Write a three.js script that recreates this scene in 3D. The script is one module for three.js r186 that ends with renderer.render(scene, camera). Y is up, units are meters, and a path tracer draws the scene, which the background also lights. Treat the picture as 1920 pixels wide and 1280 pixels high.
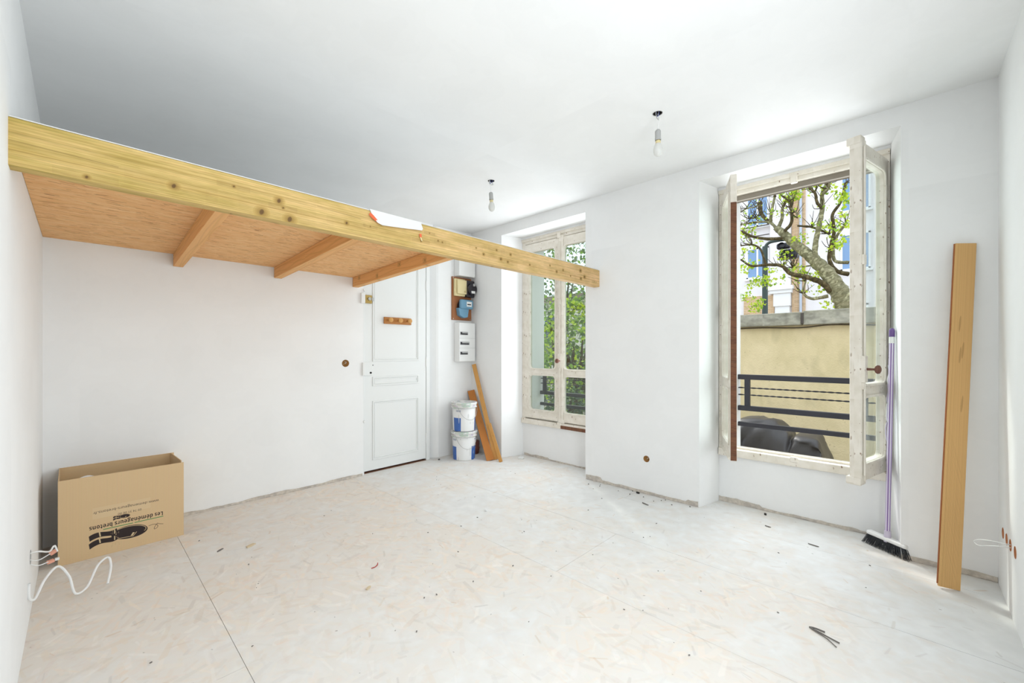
import * as THREE from 'three';
import { RectAreaLightUniformsLib } from 'three/addons/lights/RectAreaLightUniformsLib.js';
import { RoundedBoxGeometry } from 'three/addons/geometries/RoundedBoxGeometry.js';
import { mergeGeometries } from 'three/addons/utils/BufferGeometryUtils.js';
import { Brush, Evaluator, SUBTRACTION } from 'three-bvh-csg';

// ------------------------------------------------------------------ camera, sky, sun, window light, exposure
const scene = new THREE.Scene();
const camera = new THREE.PerspectiveCamera(2 * Math.atan(640 / 776.56) * 180 / Math.PI, 1.5, 0.03, 120);
camera.position.set(0, 1.25, 0);
camera.rotation.set(0, -Math.atan(810.9 / 776.56), 0);
camera.setViewOffset(1920, 1280, 0, -18.1, 1920, 1280);           // the lens is shifted a little: all uprights stay upright
scene.add(camera);

scene.background = new THREE.Color(0.80, 0.90, 1.0);              // bright even spring sky
scene.backgroundIntensity = 1.9;

const sun = new THREE.DirectionalLight(new THREE.Color(1.0, 0.965, 0.90), 1.7);
sun.target.position.set(3.0, 0, -1.5);
sun.position.set(3.0 + 0.59 * 14, 14, -1.5 - 0.807 * 14);          // from beyond the street, 45 degrees high
sun.castShadow = true;
sun.shadow.radius = 7;
sun.shadow.mapSize.set(2048, 2048);
Object.assign(sun.shadow.camera, { left: -9, right: 9, top: 9, bottom: -9, near: 0.5, far: 45 });
scene.add(sun, sun.target);

RectAreaLightUniformsLib.init();
function windowLight(x, y, z, w, h, power, dx = -1, dz = 0) {       // daylight of the street and the sky that comes in through one window
  const l = new THREE.RectAreaLight(new THREE.Color(0.872, 0.935, 1.0), power, w, h);
  l.position.set(x, y, z); l.lookAt(x + dx, y, z + dz); scene.add(l);
}
windowLight(3.66, 1.5, -2.81, 0.95, 2.0, 2.85);
windowLight(3.765, 1.48, -0.61, 0.9, 2.0, 2.55);
windowLight(0.95, 1.5, 0.33, 1.0, 2.0, 4.7, 0, -1);  // fill light of the added, unseen window behind the camera

const renderer = new THREE.WebGLRenderer({ antialias: true });
renderer.toneMapping = THREE.LinearToneMapping;
renderer.toneMappingExposure = 1.07;
renderer.shadowMap.enabled = true;

// ------------------------------------------------------------------ helpers
let seed = 7;
const rnd = () => { seed = (seed + 0x6d2b79f5) | 0; let t = Math.imul(seed ^ (seed >>> 15), 1 | seed); t = (t + Math.imul(t ^ (t >>> 7), 61 | t)) ^ t; return ((t ^ (t >>> 14)) >>> 0) / 4294967296; };
const rr = (a, b) => a + (b - a) * rnd();
const V = (x, y, z) => new THREE.Vector3(x, y, z);
const used = new Map();
function numbered(n) { const k = used.get(n) || 0; used.set(n, k + 1); return k ? n + '_' + String(k).padStart(3, '0') : n; }
function tag(o, label, category, group, kind) {
  o.userData = { label, category };
  if (group) o.userData.group = group;
  if (kind) o.userData.kind = kind;
  return o;
}
function thing(name, label, category, pos = [0, 0, 0], turn = 0, group, kind) {
  const o = new THREE.Group(); o.name = numbered(name); o.position.set(...pos); o.rotation.y = turn; scene.add(o);
  return tag(o, label, category, group, kind);
}
function add(parent, name, geo, mat) {
  const m = new THREE.Mesh(Array.isArray(geo) ? merge(geo) : geo, mat);
  m.name = parent === scene ? numbered(name) : name; m.castShadow = m.receiveShadow = true; parent.add(m); return m;
}
function single(name, geo, mat, label, category, group, kind) { return tag(add(scene, name, geo, mat), label, category, group, kind); }
function merge(list) {
  const l = list.map((g) => { const n = g.index ? g.toNonIndexed() : g; for (const k of Object.keys(n.attributes)) if (!['position', 'normal', 'uv'].includes(k)) n.deleteAttribute(k); return n; });
  return mergeGeometries(l);
}
const T = (g, x = 0, y = 0, z = 0, rx = 0, ry = 0, rz = 0) => g.applyMatrix4(new THREE.Matrix4().compose(V(x, y, z), new THREE.Quaternion().setFromEuler(new THREE.Euler(rx, ry, rz, 'YXZ')), V(1, 1, 1)));
// texture coordinates in metres from the side a face looks to; swap puts the grain across
function uvm(g, scale = 1, swap = false, ox = 0, oy = 0) {
  const n = g.index ? g.toNonIndexed() : g;
  const p = n.attributes.position, uv = new Float32Array(p.count * 2), a = V(0, 0, 0), b = V(0, 0, 0), c = V(0, 0, 0), e = V(0, 0, 0);
  for (let i = 0; i < p.count; i += 3) {
    a.fromBufferAttribute(p, i); b.fromBufferAttribute(p, i + 1); c.fromBufferAttribute(p, i + 2);
    e.subVectors(b, a).cross(c.clone().sub(a));
    const x = Math.abs(e.x), y = Math.abs(e.y), z = Math.abs(e.z);
    for (let k = 0; k < 3; k++) {
      const q = [a, b, c][k];
      let u = x > y && x > z ? q.z : q.x, v = y >= x && y >= z ? q.z : q.y;
      if (swap) [u, v] = [v, u];
      uv[(i + k) * 2] = u * scale + ox; uv[(i + k) * 2 + 1] = v * scale + oy;
    }
  }
  n.setAttribute('uv', new THREE.BufferAttribute(uv, 2));
  return n;
}
function bx(x0, x1, y0, y1, z0, z1, r = 0) {
  const w = x1 - x0, h = y1 - y0, d = z1 - z0;
  const g = r ? new RoundedBoxGeometry(w, h, d, 2, Math.min(r, w / 2.01, h / 2.01, d / 2.01)) : new THREE.BoxGeometry(w, h, d);
  return uvm(T(g, (x0 + x1) / 2, (y0 + y1) / 2, (z0 + z1) / 2));
}
const cyl = (r0, r1, h, x = 0, y = 0, z = 0, rx = 0, ry = 0, rz = 0, n = 20) => T(new THREE.CylinderGeometry(r0, r1, h, n), x, y, z, rx, ry, rz);
const lathe = (pts, n = 32) => new THREE.LatheGeometry(pts.map(([x, y]) => new THREE.Vector2(x, y)), n);
const tube = (pts, r, seg = 40, sides = 7) => new THREE.TubeGeometry(new THREE.CatmullRomCurve3(pts.map((p) => p.isVector3 ? p : V(...p)), false, 'centripetal'), seg, r, sides);
// a plan outline (x, z) raised from y0 to y1
function plan(pts, y0, y1) {
  const s = new THREE.Shape(pts.map(([x, z]) => new THREE.Vector2(x, -z)));
  const g = new THREE.ExtrudeGeometry(s, { depth: y1 - y0, bevelEnabled: false });
  return uvm(T(g, 0, y0, 0, -Math.PI / 2));
}
// a tapering limb along points with their radii
function limb(pts, radii, sides = 7, rough = 0, steps = 5) {
  const c = new THREE.CatmullRomCurve3(pts, false, 'centripetal'), n = (pts.length - 1) * steps, pos = [], uv = [], idx = [];
  let prev = null, len = 0, last = null;
  for (let i = 0; i <= n; i++) {
    const t = i / n, p = c.getPoint(t), d = c.getTangent(t), f = t * (pts.length - 1), k = Math.min(Math.floor(f), pts.length - 2), r = radii[k] + (radii[k + 1] - radii[k]) * (f - k);
    if (!prev) { prev = V(0, 1, 0); if (Math.abs(d.y) > 0.9) prev.set(1, 0, 0); }
    const u = prev.clone().addScaledVector(d, -prev.dot(d)).normalize(), w = d.clone().cross(u); prev = u;
    if (last) len += last.distanceTo(p); last = p;
    for (let j = 0; j <= sides; j++) {
      const a = j / sides * Math.PI * 2, q = r * (1 + rough * Math.sin(j % sides * 2.7 + i * 1.9) * 0.5 + (j % sides ? rough * (rnd() - 0.5) : 0));
      pos.push(p.x + (u.x * Math.cos(a) + w.x * Math.sin(a)) * q, p.y + (u.y * Math.cos(a) + w.y * Math.sin(a)) * q, p.z + (u.z * Math.cos(a) + w.z * Math.sin(a)) * q);
      uv.push(j / sides * Math.max(0.2, r * 6), len);
      if (i && j < sides) { const A = (i - 1) * (sides + 1) + j, B = A + sides + 1; idx.push(A, A + 1, B, A + 1, B + 1, B); }
    }
  }
  const g = new THREE.BufferGeometry();
  g.setAttribute('position', new THREE.Float32BufferAttribute(pos, 3)); g.setAttribute('uv', new THREE.Float32BufferAttribute(uv, 2));
  g.setIndex(idx); g.computeVertexNormals(); return g;
}
const ev = new Evaluator(); ev.useGroups = false; ev.attributes = ['position', 'normal', 'uv'];
function cut(geo, ...holes) {
  let a = new Brush(geo.index ? geo : geo); a.updateMatrixWorld();
  for (const h of holes) { const b = new Brush(h); b.updateMatrixWorld(); a = ev.evaluate(a, b, SUBTRACTION); }
  return uvm(a.geometry);
}
function rrect(s, x0, x1, y0, y1, r) {
  s.moveTo(x0 + r, y0); s.lineTo(x1 - r, y0); s.quadraticCurveTo(x1, y0, x1, y0 + r); s.lineTo(x1, y1 - r); s.quadraticCurveTo(x1, y1, x1 - r, y1);
  s.lineTo(x0 + r, y1); s.quadraticCurveTo(x0, y1, x0, y1 - r); s.lineTo(x0, y0 + r); s.quadraticCurveTo(x0, y0, x0 + r, y0); return s;
}
function ring(x0, x1, y0, y1, r, b, depth) {                        // a bead round a rounded pane
  const s = rrect(new THREE.Shape(), x0 - b, x1 + b, y0 - b, y1 + b, r + b); s.holes.push(rrect(new THREE.Path(), x0, x1, y0, y1, r));
  return new THREE.ExtrudeGeometry(s, { depth, bevelEnabled: true, bevelSize: 0.002, bevelThickness: 0.002, bevelSegments: 1, curveSegments: 6 });
}

// ------------------------------------------------------------------ textures
function canvas(w, h, paint, { srgb = true, repeat = null } = {}) {
  const c = document.createElement('canvas'); c.width = w; c.height = h; paint(c.getContext('2d'), w, h);
  const t = new THREE.CanvasTexture(c); if (srgb) t.colorSpace = THREE.SRGBColorSpace;
  t.wrapS = t.wrapT = THREE.RepeatWrapping; if (repeat) t.repeat.set(...repeat); t.anisotropy = 8; return t;
}
const rgb = (r, g, b, a = 1) => `rgba(${r | 0},${g | 0},${b | 0},${a})`;
function lattice(n) { const a = new Float32Array(n * n); for (let i = 0; i < n * n; i++) a[i] = rnd(); return (x, y) => { const xi = Math.floor(x), yi = Math.floor(y), fx = x - xi, fy = y - yi, u = fx * fx * (3 - 2 * fx), v = fy * fy * (3 - 2 * fy), at = (i, j) => a[((j % n + n) % n) * n + ((i % n + n) % n)]; return (at(xi, yi) * (1 - u) + at(xi + 1, yi) * u) * (1 - v) + (at(xi, yi + 1) * (1 - u) + at(xi + 1, yi + 1) * u) * v; }; }
const N1 = lattice(64);
const fbm = (x, y, o = 4) => { let s = 0, a = 0.5, t = 0; for (let i = 0; i < o; i++) { s += a * N1(x, y); t += a; x = x * 2; y = y * 2; a *= 0.5; } return s / t; };
function perPixel(ctx, w, h, f) { const d = ctx.getImageData(0, 0, w, h), p = d.data; for (let y = 0; y < h; y++) for (let x = 0; x < w; x++) { const i = (y * w + x) * 4; const q = f(x, y, p[i], p[i + 1], p[i + 2]); p[i] = q[0]; p[i + 1] = q[1]; p[i + 2] = q[2]; p[i + 3] = 255; } ctx.putImageData(d, 0, 0); }
function fill(ctx, w, h, c) { ctx.fillStyle = c; ctx.fillRect(0, 0, w, h); }
function strands(ctx, w, h, n, lo, hi, wid, cols, alpha, spread = Math.PI, turn = 0) {
  for (let i = 0; i < n; i++) {
    const c = cols[Math.floor(rnd() * cols.length)], k = rr(-8, 8), L = rr(lo, hi), W = rr(wid * 0.4, wid * 1.3), a = turn + rr(-spread, spread) / 2, x = rnd() * w, y = rnd() * h;
    ctx.fillStyle = rgb(c[0] + k, c[1] + k, c[2] + k, rr(alpha * 0.4, alpha));
    for (const dx of [-w, 0, w]) for (const dy of [-h, 0, h]) {
      if (x + dx < -hi || x + dx > w + hi || y + dy < -hi || y + dy > h + hi) continue;
      ctx.save(); ctx.translate(x + dx, y + dy); ctx.rotate(a); ctx.beginPath(); ctx.moveTo(-L / 2, -W * 0.2); ctx.lineTo(-L * 0.4, -W / 2); ctx.lineTo(L * 0.45, -W * 0.4); ctx.lineTo(L / 2, W * 0.3); ctx.lineTo(-L * 0.3, W / 2); ctx.fill(); ctx.restore();
    }
  }
}
const FX0 = -0.3, FZ0 = -4.3, FW = 4.2, FD = 5.0;
const floorMap = canvas(2048, 2048, (c, w, h) => {
  fill(c, w, h, rgb(231, 224, 215));
  strands(c, w, h, 15000, 18, 60, 11, [[238, 224, 207], [228, 214, 199], [241, 234, 225], [232, 218, 206], [236, 217, 198], [216, 208, 199], [237, 229, 218]], 0.5);
  perPixel(c, w, h, (x, y, r, g, b) => {                           // white paint and plaster dust, thickest on the boards next to the windows
    const X = x / w * FW + FX0, Z = y / h * FD + FZ0;
    const board = X > 2.54 ? 0.66 : X > 1.873 ? 0.55 : X > 1.165 ? 0.2 : X > 0.457 ? 0.12 : 0.1;
    const blot = fbm(X * 2.3 + 3, Z * 2.3, 4), fine = fbm(X * 17, Z * 17 + 9, 3);
    let d = board + (blot - 0.46) * 1.5 + (fine - 0.5) * 0.8; d = Math.max(0, Math.min(0.94, d));
    const q = 229 + (fine - 0.5) * 16;
    return [r + (q - r) * d, g + (q - g) * d, b + (q - 2 - b) * d];
  });
  strands(c, w, h, 700, 10, 40, 5, [[204, 194, 184], [236, 232, 226], [205, 176, 146], [196, 190, 184]], 0.4);
  for (let i = 0; i < 150; i++) { c.fillStyle = rgb(110, 100, 92, rr(0.25, 0.7)); c.beginPath(); c.ellipse(rnd() * w, rnd() * h, rr(0.8, 2.6), rr(0.6, 1.4), rnd() * 3, 0, 7); c.fill(); }
});
const osbMap = canvas(1024, 1024, (c, w, h) => {
  fill(c, w, h, rgb(244, 190, 130));
  strands(c, w, h, 5200, 30, 110, 12, [[248, 198, 140], [238, 180, 118], [252, 208, 152], [232, 172, 110], [245, 190, 126]], 0.6, 1.0);
  strands(c, w, h, 900, 10, 46, 5, [[172, 112, 62], [150, 92, 52], [188, 126, 76]], 0.75, 0.8);
}, { repeat: [0.7, 0.7] });
function woodGrain(c, w, h, base, dark, n, contrast = 0.25, along = true) {
  fill(c, w, h, rgb(...base));
  for (let i = 0; i < n; i++) {
    const L = along ? w : h, S = along ? h : w, s0 = rnd() * S, amp = rr(0.5, 4), ph = rnd() * 6, fr = rr(0.5, 2);
    c.strokeStyle = rgb(dark[0] + rr(-14, 14), dark[1] + rr(-14, 14), dark[2] + rr(-10, 10), rr(0.05, contrast)); c.lineWidth = rr(0.5, 2.6); c.beginPath();
    for (let k = 0; k <= 24; k++) { const t = k / 24 * L, o = s0 + Math.sin(ph + t / L * 6.28 * fr) * amp; along ? c.lineTo(t, o) : c.lineTo(o, t); }
    c.stroke();
  }
}
function knot(c, x, y, r, e = 1) { for (let k = 0; k < 14; k++) { c.strokeStyle = rgb(120, 88, 44, 0.16); c.lineWidth = 1; const o = (k - 6.5) * r * 0.3, b = o + Math.sign(o || 1) * r * 0.7; c.beginPath(); c.moveTo(x - r * 7, y + o); c.quadraticCurveTo(x - r, y + o, x, y + b); c.quadraticCurveTo(x + r, y + o, x + r * 7, y + o); c.stroke(); } for (let k = 5; k > 0; k--) { c.fillStyle = rgb(96 + k * 15, 66 + k * 14, 26 + k * 8, 0.28); c.beginPath(); c.ellipse(x, y, r * k / 3.4 * e, r * k / 3.4, 0, 0, 7); c.fill(); } c.fillStyle = rgb(84, 56, 30, 0.6); c.beginPath(); c.ellipse(x, y, r * 0.36 * e, r * 0.62, 0.2, 0, 7); c.fill(); }
const beamMap = canvas(2048, 128, (c, w, h) => {                     // 3.6 m of pressure treated pine
  woodGrain(c, w, h, [221, 189, 112], [166, 136, 60], 150, 0.28);
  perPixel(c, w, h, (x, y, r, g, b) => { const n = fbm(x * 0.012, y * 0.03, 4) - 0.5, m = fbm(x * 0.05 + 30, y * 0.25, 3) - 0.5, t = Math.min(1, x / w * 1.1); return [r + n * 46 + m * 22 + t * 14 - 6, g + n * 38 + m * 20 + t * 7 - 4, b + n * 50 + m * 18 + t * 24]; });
  for (const [x, y, r] of [[0.05, 0.92, 4], [0.118, 0.68, 7], [0.175, 0.32, 3], [0.205, 0.86, 10], [0.225, 0.42, 8], [0.238, 0.9, 10], [0.23, 0.6, 3], [0.315, 0.62, 5], [0.352, 0.55, 2], [0.443, 0.66, 3], [0.46, 0.28, 2], [0.478, 0.5, 3], [0.487, 0.52, 3], [0.566, 0.42, 3], [0.585, 0.62, 5], [0.62, 0.3, 4], [0.632, 0.66, 6], [0.652, 0.72, 5], [0.66, 0.35, 5], [0.72, 0.62, 4], [0.79, 0.42, 4], [0.815, 0.66, 6], [0.84, 0.5, 5], [0.87, 0.72, 4], [0.912, 0.3, 8], [0.914, 0.74, 7], [0.93, 0.6, 8], [0.975, 0.75, 2]]) knot(c, x * w, y * h, r * 1.7, 0.8);
  c.strokeStyle = rgb(110, 84, 40, 0.7); c.lineWidth = 1.2; c.beginPath(); c.moveTo(0, 62); c.lineTo(150, 68); c.stroke(); c.beginPath(); c.moveTo(560, 38); c.lineTo(690, 48); c.stroke();
});
const pineMap = canvas(512, 256, (c, w, h) => { woodGrain(c, w, h, [238, 180, 114], [196, 130, 70], 90, 0.3); for (let i = 0; i < 5; i++) knot(c, rnd() * w, rnd() * h, rr(2, 4), 1.5); });
const oakMap = canvas(256, 1024, (c, w, h) => {
  woodGrain(c, w, h, [222, 177, 114], [186, 136, 76], 120, 0.3, false);
  for (let i = 0; i < 26; i++) { c.strokeStyle = rgb(150, 106, 58, 0.3); c.lineWidth = 1.2; c.beginPath(); const y = 560 + i * 16; c.moveTo(30 + rr(-10, 10), y); c.quadraticCurveTo(110, y + 60 + rr(-8, 8), 200 + rr(-20, 20), y + 130); c.stroke(); }
  for (const [x, y] of [[150, 330], [170, 490], [120, 345], [100, 250]]) { c.fillStyle = rgb(146, 108, 58, 0.35); c.beginPath(); c.ellipse(x, y, 12, 26, 0.3, 0, 7); c.fill(); }
});
const creamMap = canvas(512, 512, (c, w, h) => {                     // old cream gloss paint, chipped down to grey primer and brown wood
  fill(c, w, h, rgb(236, 229, 216));
  perPixel(c, w, h, (x, y, r, g, b) => { const n = fbm(x / 512 * 8, y / 512 * 8, 4) - 0.5; return [r + n * 26, g + n * 28, b + n * 34]; });
  for (let i = 0; i < 46; i++) { const x = rnd() * w, y = rnd() * h, k = rnd(), q = rr(2, 7); c.fillStyle = k < 0.45 ? rgb(128, 96, 72, 0.75) : k < 0.75 ? rgb(176, 160, 142, 0.8) : rgb(242, 238, 230, 0.9); c.beginPath(); for (let j = 0; j < 7; j++) { const a = j / 7 * 6.28; c.lineTo(x + Math.cos(a) * q * rr(0.3, 1), y + Math.sin(a) * q * rr(0.6, 2.4)); } c.fill(); }
  for (let i = 0; i < 26; i++) { c.strokeStyle = rgb(150, 130, 110, 0.4); c.lineWidth = 0.8; const x = rnd() * w, y = rnd() * h; c.beginPath(); c.moveTo(x, y); c.lineTo(x + rr(-3, 3), y + rr(15, 70)); c.stroke(); }
}, { repeat: [2, 2] });
const rawWoodMap = canvas(128, 512, (c, w, h) => { woodGrain(c, w, h, [126, 84, 60], [76, 48, 34], 60, 0.5, false); for (let i = 0; i < 20; i++) { c.fillStyle = rgb(216, 200, 184, 0.8); c.fillRect(rnd() * w, rnd() * h, rr(1, 4), rr(2, 12)); } }, { repeat: [3, 1] });
const paintBump = canvas(512, 512, (c, w, h) => perPixel(c, w, h, (x, y) => { const v = 128 + (fbm(x / 8, y / 8, 3) - 0.5) * 160 + (fbm(x / 64, y / 64, 2) - 0.5) * 90; return [v, v, v]; }), { srgb: false, repeat: [1.3, 1.3] });
const wallMap = canvas(512, 512, (c, w, h) => perPixel(c, w, h, (x, y) => { const v = 247 + (fbm(x / 64, y / 64, 4) - 0.5) * 7; return [v, v, v - 1]; }), { repeat: [0.45, 0.45] });
const mortarMap = canvas(256, 256, (c, w, h) => perPixel(c, w, h, (x, y) => { const n = fbm(x / 16, y / 16, 4) - 0.5, k = fbm(x / 64 + 20, y / 64, 3) - 0.5; return [206 + n * 60 + k * 30, 197 + n * 58 + k * 28, 186 + n * 56 + k * 20]; }), { repeat: [3, 3] });
const cardMap = canvas(512, 512, (c, w, h) => { fill(c, w, h, rgb(218, 188, 146)); for (let i = 0; i < 170; i++) { c.fillStyle = rgb(198 + rr(-10, 30), 168 + rr(-10, 26), 126 + rr(-10, 26), 0.12); c.fillRect(0, rnd() * h, w, rr(1, 4)); } strands(c, w, h, 500, 3, 10, 2, [[170, 140, 100], [214, 188, 148]], 0.4); }, { repeat: [2, 2] });

// ------------------------------------------------------------------ materials
const std = (o) => new THREE.MeshStandardMaterial({ roughness: 0.8, ...o });
const M = {
  wall: std({ map: wallMap, roughness: 0.92, bumpMap: paintBump, bumpScale: 0.00022 }),
  floor: std({ map: floorMap, roughness: 0.85 }),
  sub: std({ color: 0xa08a70, roughness: 1 }),
  mortar: std({ map: mortarMap, roughness: 1 }),
  beam: std({ map: beamMap, roughness: 0.75 }), osb: std({ map: osbMap, roughness: 0.8 }), pine: std({ map: pineMap, roughness: 0.7 }),
  oak: std({ map: oakMap, roughness: 0.55 }), oakEdge: std({ color: 0xa3643c, roughness: 0.8 }),
  cream: std({ map: creamMap, roughness: 0.55 }), raw: std({ map: rawWoodMap, roughness: 0.85 }),
  glass: new THREE.MeshPhysicalMaterial({ color: 0xf4f8f6, transmission: 1, thickness: 0, roughness: 0.02, ior: 1.5 }),
  oldGlass: new THREE.MeshPhysicalMaterial({ color: 0xe9eeea, transmission: 1, thickness: 0, roughness: 0.075, ior: 1.5 }),
  door: std({ color: 0xeeefed, roughness: 0.5 }),
  brass: std({ color: 0xb59a5c, metalness: 0.75, roughness: 0.38 }), steel: std({ color: 0xb9bab8, metalness: 0.85, roughness: 0.35 }), iron: std({ color: 0x57504a, metalness: 0.5, roughness: 0.55 }),
  rust: std({ color: 0x7c5548, metalness: 0.3, roughness: 0.6 }),
  dark: std({ color: 0x2a2624, roughness: 0.9 }), rail: std({ color: 0x33333b, roughness: 0.45, metalness: 0.3 }),
  card: std({ map: cardMap, roughness: 0.95, side: THREE.DoubleSide }),
  weatheredShade: std({ color: 0x8d857a, roughness: 0.9 }),  // weathered grey-brown that also carries the painted shadow of the window head
  white: std({ color: 0xf0f0ee, roughness: 0.4 }), whiteMatt: std({ color: 0xededeb, roughness: 0.75 }), grey: std({ color: 0xb4b4b2, roughness: 0.5 }),
  peg: std({ color: 0xd09a54, roughness: 0.5 }), pegBar: std({ color: 0xb97b3c, roughness: 0.55 }),
  board: std({ color: 0xa2683f, roughness: 0.65 }), ivory: std({ color: 0xe9d9a6, roughness: 0.45 }), blackP: std({ color: 0x25222a, roughness: 0.35 }), blueP: std({ color: 0x6f9db8, roughness: 0.4 }),
  purple: std({ color: 0x6b4d8c, roughness: 0.4 }), lilac: std({ color: 0xcfc6d8, roughness: 0.45 }), bristle: std({ color: 0x20242a, roughness: 0.6 }),
  orange: std({ color: 0xe86a3e, roughness: 0.6 }), salmon: std({ color: 0xe9a78e, roughness: 0.5 }), socketBox: std({ color: 0xb88a52, roughness: 0.7 }), terracotta: std({ color: 0xc88458, roughness: 0.7 }),
};

// ------------------------------------------------------------------ the setting
const XL = -0.162, XW = 3.433, ZB = -3.967, ZF = 0.35, HC = 2.617, TILT = 0.116 / 3.595, XG = 3.70, XE = 3.99;
const ceilAt = (x) => HC + (x - XL) * TILT;
const S = (name, label, category) => thing(name, label, category, [0, 0, 0], 0, null, 'structure');
{
  const f = S('floor', 'bare strand board floor dusted with white plaster and paint', 'floor');
  add(f, 'subfloor', bx(FX0, 3.9, -0.14, -0.019, FZ0, 0.6), M.sub);
  const cols = [[-0.30, 0.457, [-1.9]], [0.457, 1.165, [-0.2]], [1.165, 1.873, []], [1.873, 2.54, [-1.445]], [2.54, 3.215, [-2.55]], [3.215, 3.80, [-1.75]]];
  for (const [x0, x1, cuts] of cols) {
    const zs = [FZ0, ...cuts, 0.6];
    for (let i = 0; i < zs.length - 1; i++) {
      const gx = 0.0009, tight = 0.0003, g = bx(x0 + (x0 === 1.165 ? tight : gx), x1 - (x1 === 1.165 ? tight : gx), -0.018 + 0, rr(-0.0006, 0), zs[i] + gx, zs[i + 1] - gx), p = g.attributes.position, uv = g.attributes.uv;
      for (let k = 0; k < p.count; k++) uv.setXY(k, (p.getX(k) - FX0) / FW, 1 - (p.getZ(k) - FZ0) / FD);
      add(f, 'floor_board', g, M.floor);
    }
  }
}
const hole = (r, d, x, y, z, axis) => { const c = cyl(r, r, d, 0, 0, 0, 0, 0, 0, 14); if (axis === 'x') T(c, 0, 0, 0, 0, 0, Math.PI / 2); if (axis === 'z') T(c, 0, 0, 0, Math.PI / 2); return T(c, x, y, z); };
{
  const c = S('ceiling', 'smooth white plastered ceiling', 'ceiling');
  c.position.set(XL, HC, 0); c.rotation.z = TILT;
  let g = bx(-0.15, 4.25, 0, 0.16, -4.35, 0.6);
  for (const [x, z] of [[2.602, -1.107], [2.588, -2.569]]) g = cut(g, hole(0.029, 0.1, x, 0, z, 'y'));
  add(c, 'ceiling_surface', g, M.wall);
}
{
  const w = S('wall_left', 'white wall beside the cardboard box', 'wall');
  add(w, 'wall_surface', cut(bx(XL - 0.2, XL, -0.13, 2.8, -4.3, 0.6), hole(0.034, 0.06, XL, 0.27, -3.02, 'x'), T(new THREE.BoxGeometry(0.02, 0.05, 0.008), XL, 2.165, -2.175)), M.wall);
}
{
  const w = S('wall_front', 'white wall with four opened socket holes beside the leaning board', 'wall');
  let g = bx(XL - 0.2, 4.0, -0.13, 2.9, ZF, ZF + 0.25);
  for (const [x, y] of [[3.274, 0.318], [3.165, 0.322], [3.06, 0.328], [2.938, 0.336]]) g = cut(g, hole(0.0275, 0.08, x, y, ZF, 'z'));
  g = cut(g, new THREE.BoxGeometry(1.1, 2.14, 0.8).translate(0.95, 1.49, 0.45));
  add(w, 'wall_surface', g, M.wall);
}
{
  const w = S('wall_back', 'white back wall under the loft, door at its end', 'wall');
  add(w, 'wall_surface', cut(bx(XL - 0.2, 1.978, -0.13, 2.9, ZB - 0.28, ZB), hole(0.036, 0.08, 1.795, 1.131, ZB, 'z')), M.wall);
  add(w, 'wall_surface', bx(1.978, 2.83, 2.36, 2.9, ZB - 0.28, ZB - 0.01), M.wall);
  add(w, 'wall_surface', plan([[2.825, -4.25], [2.825, -4.075], [2.90, -4.012], [2.925, -4.0], [3.6, -4.0], [3.6, -4.25]], -0.13, 2.9), M.wall);
  add(w, 'wall_surface', bx(1.9, 2.9, -0.13, 2.5, -4.3, -4.2), M.wall);
}
{
  const w = S('wall_right', 'white wall with two deep window niches', 'wall');
  add(w, 'pier', plan([[XW, -4.25], [XW, -3.46], [XG, -3.375], [3.765, -3.375], [3.765, -3.27], [XE, -3.27], [XE, -4.25]], -0.13, 2.95), M.wall);
  add(w, 'pier', cut(plan([[XW, -2.29], [XW, -1.212], [XG, -1.15], [3.765, -1.15], [3.765, -1.06], [XE, -1.06], [XE, -2.34], [3.765, -2.34], [3.765, -2.235], [XG, -2.235]], -0.13, 2.95), hole(0.0285, 0.08, XW, 0.307, -1.658, 'x')), M.wall);
  add(w, 'pier', plan([[XW, -0.034], [XW, 0.6], [XE, 0.6], [XE, -0.16], [3.765, -0.16], [3.765, -0.085], [XG, -0.085]], -0.13, 2.95), M.wall);
  for (const [z0, z1] of [[-3.46, -2.235], [-1.212, -0.034]]) {
    add(w, 'lintel', bx(XW, XG, 2.612, 2.95, z0, z0 < -2 ? -2.29 : z1), M.wall);
    add(w, 'lintel', bx(XG, XE, 2.577, 2.95, z0, z1), M.wall);
    add(w, 'apron', bx(3.717, XE, -0.13, 0.40, z0, z1), M.wall);
  }
}
// rough mortar left along the foot of the walls where the skirting came off
function strip(n, label, len, ht, depth, x, z, turn, s = 1) {
  const g = new THREE.BoxGeometry(len, ht, depth, Math.ceil(len / 0.02), 3, 1), p = g.attributes.position;
  for (let i = 0; i < p.count; i++) {
    const X = p.getX(i), top = p.getY(i) / ht + 0.5, k = fbm(X * 9 + s * 7, s * 3.1, 4), jump = fbm(X * 1.7 + s * 5, 2.2 * s, 2) > 0.52 ? 1 : 0.55;
    p.setY(i, top * ht * (0.35 + 1.1 * k) * jump); if (p.getZ(i) > 0) p.setZ(i, depth / 2 * (0.2 + 0.8 * fbm(X * 14 + s, top * 3 + s, 3)));
  }
  g.computeVertexNormals();
  const m = add(scene, 'trim_' + n, uvm(T(g, x, 0.0005, z, 0, turn)), M.mortar); tag(m, label, 'skirting mortar', null, 'structure');
}
strip(1, 'rough grey mortar line along the foot of the back wall', 1.45, 0.04, 0.03, 1.24, ZB, 0, 1);
strip(2, 'rough mortar line at the foot of the pier between the windows', 1.06, 0.045, 0.02, XW, -1.75, -Math.PI / 2, 2);
strip(3, 'rough mortar line at the foot of the open window niche', 1.05, 0.04, 0.02, 3.717, -0.625, -Math.PI / 2, 3);
strip(4, 'rough mortar line behind the broom and the leaning board', 0.38, 0.055, 0.02, XW, 0.158, -Math.PI / 2, 4);
strip(5, 'rough mortar line at the foot of the closed window niche', 1.1, 0.03, 0.02, 3.717, -2.8, -Math.PI / 2, 5);

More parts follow.
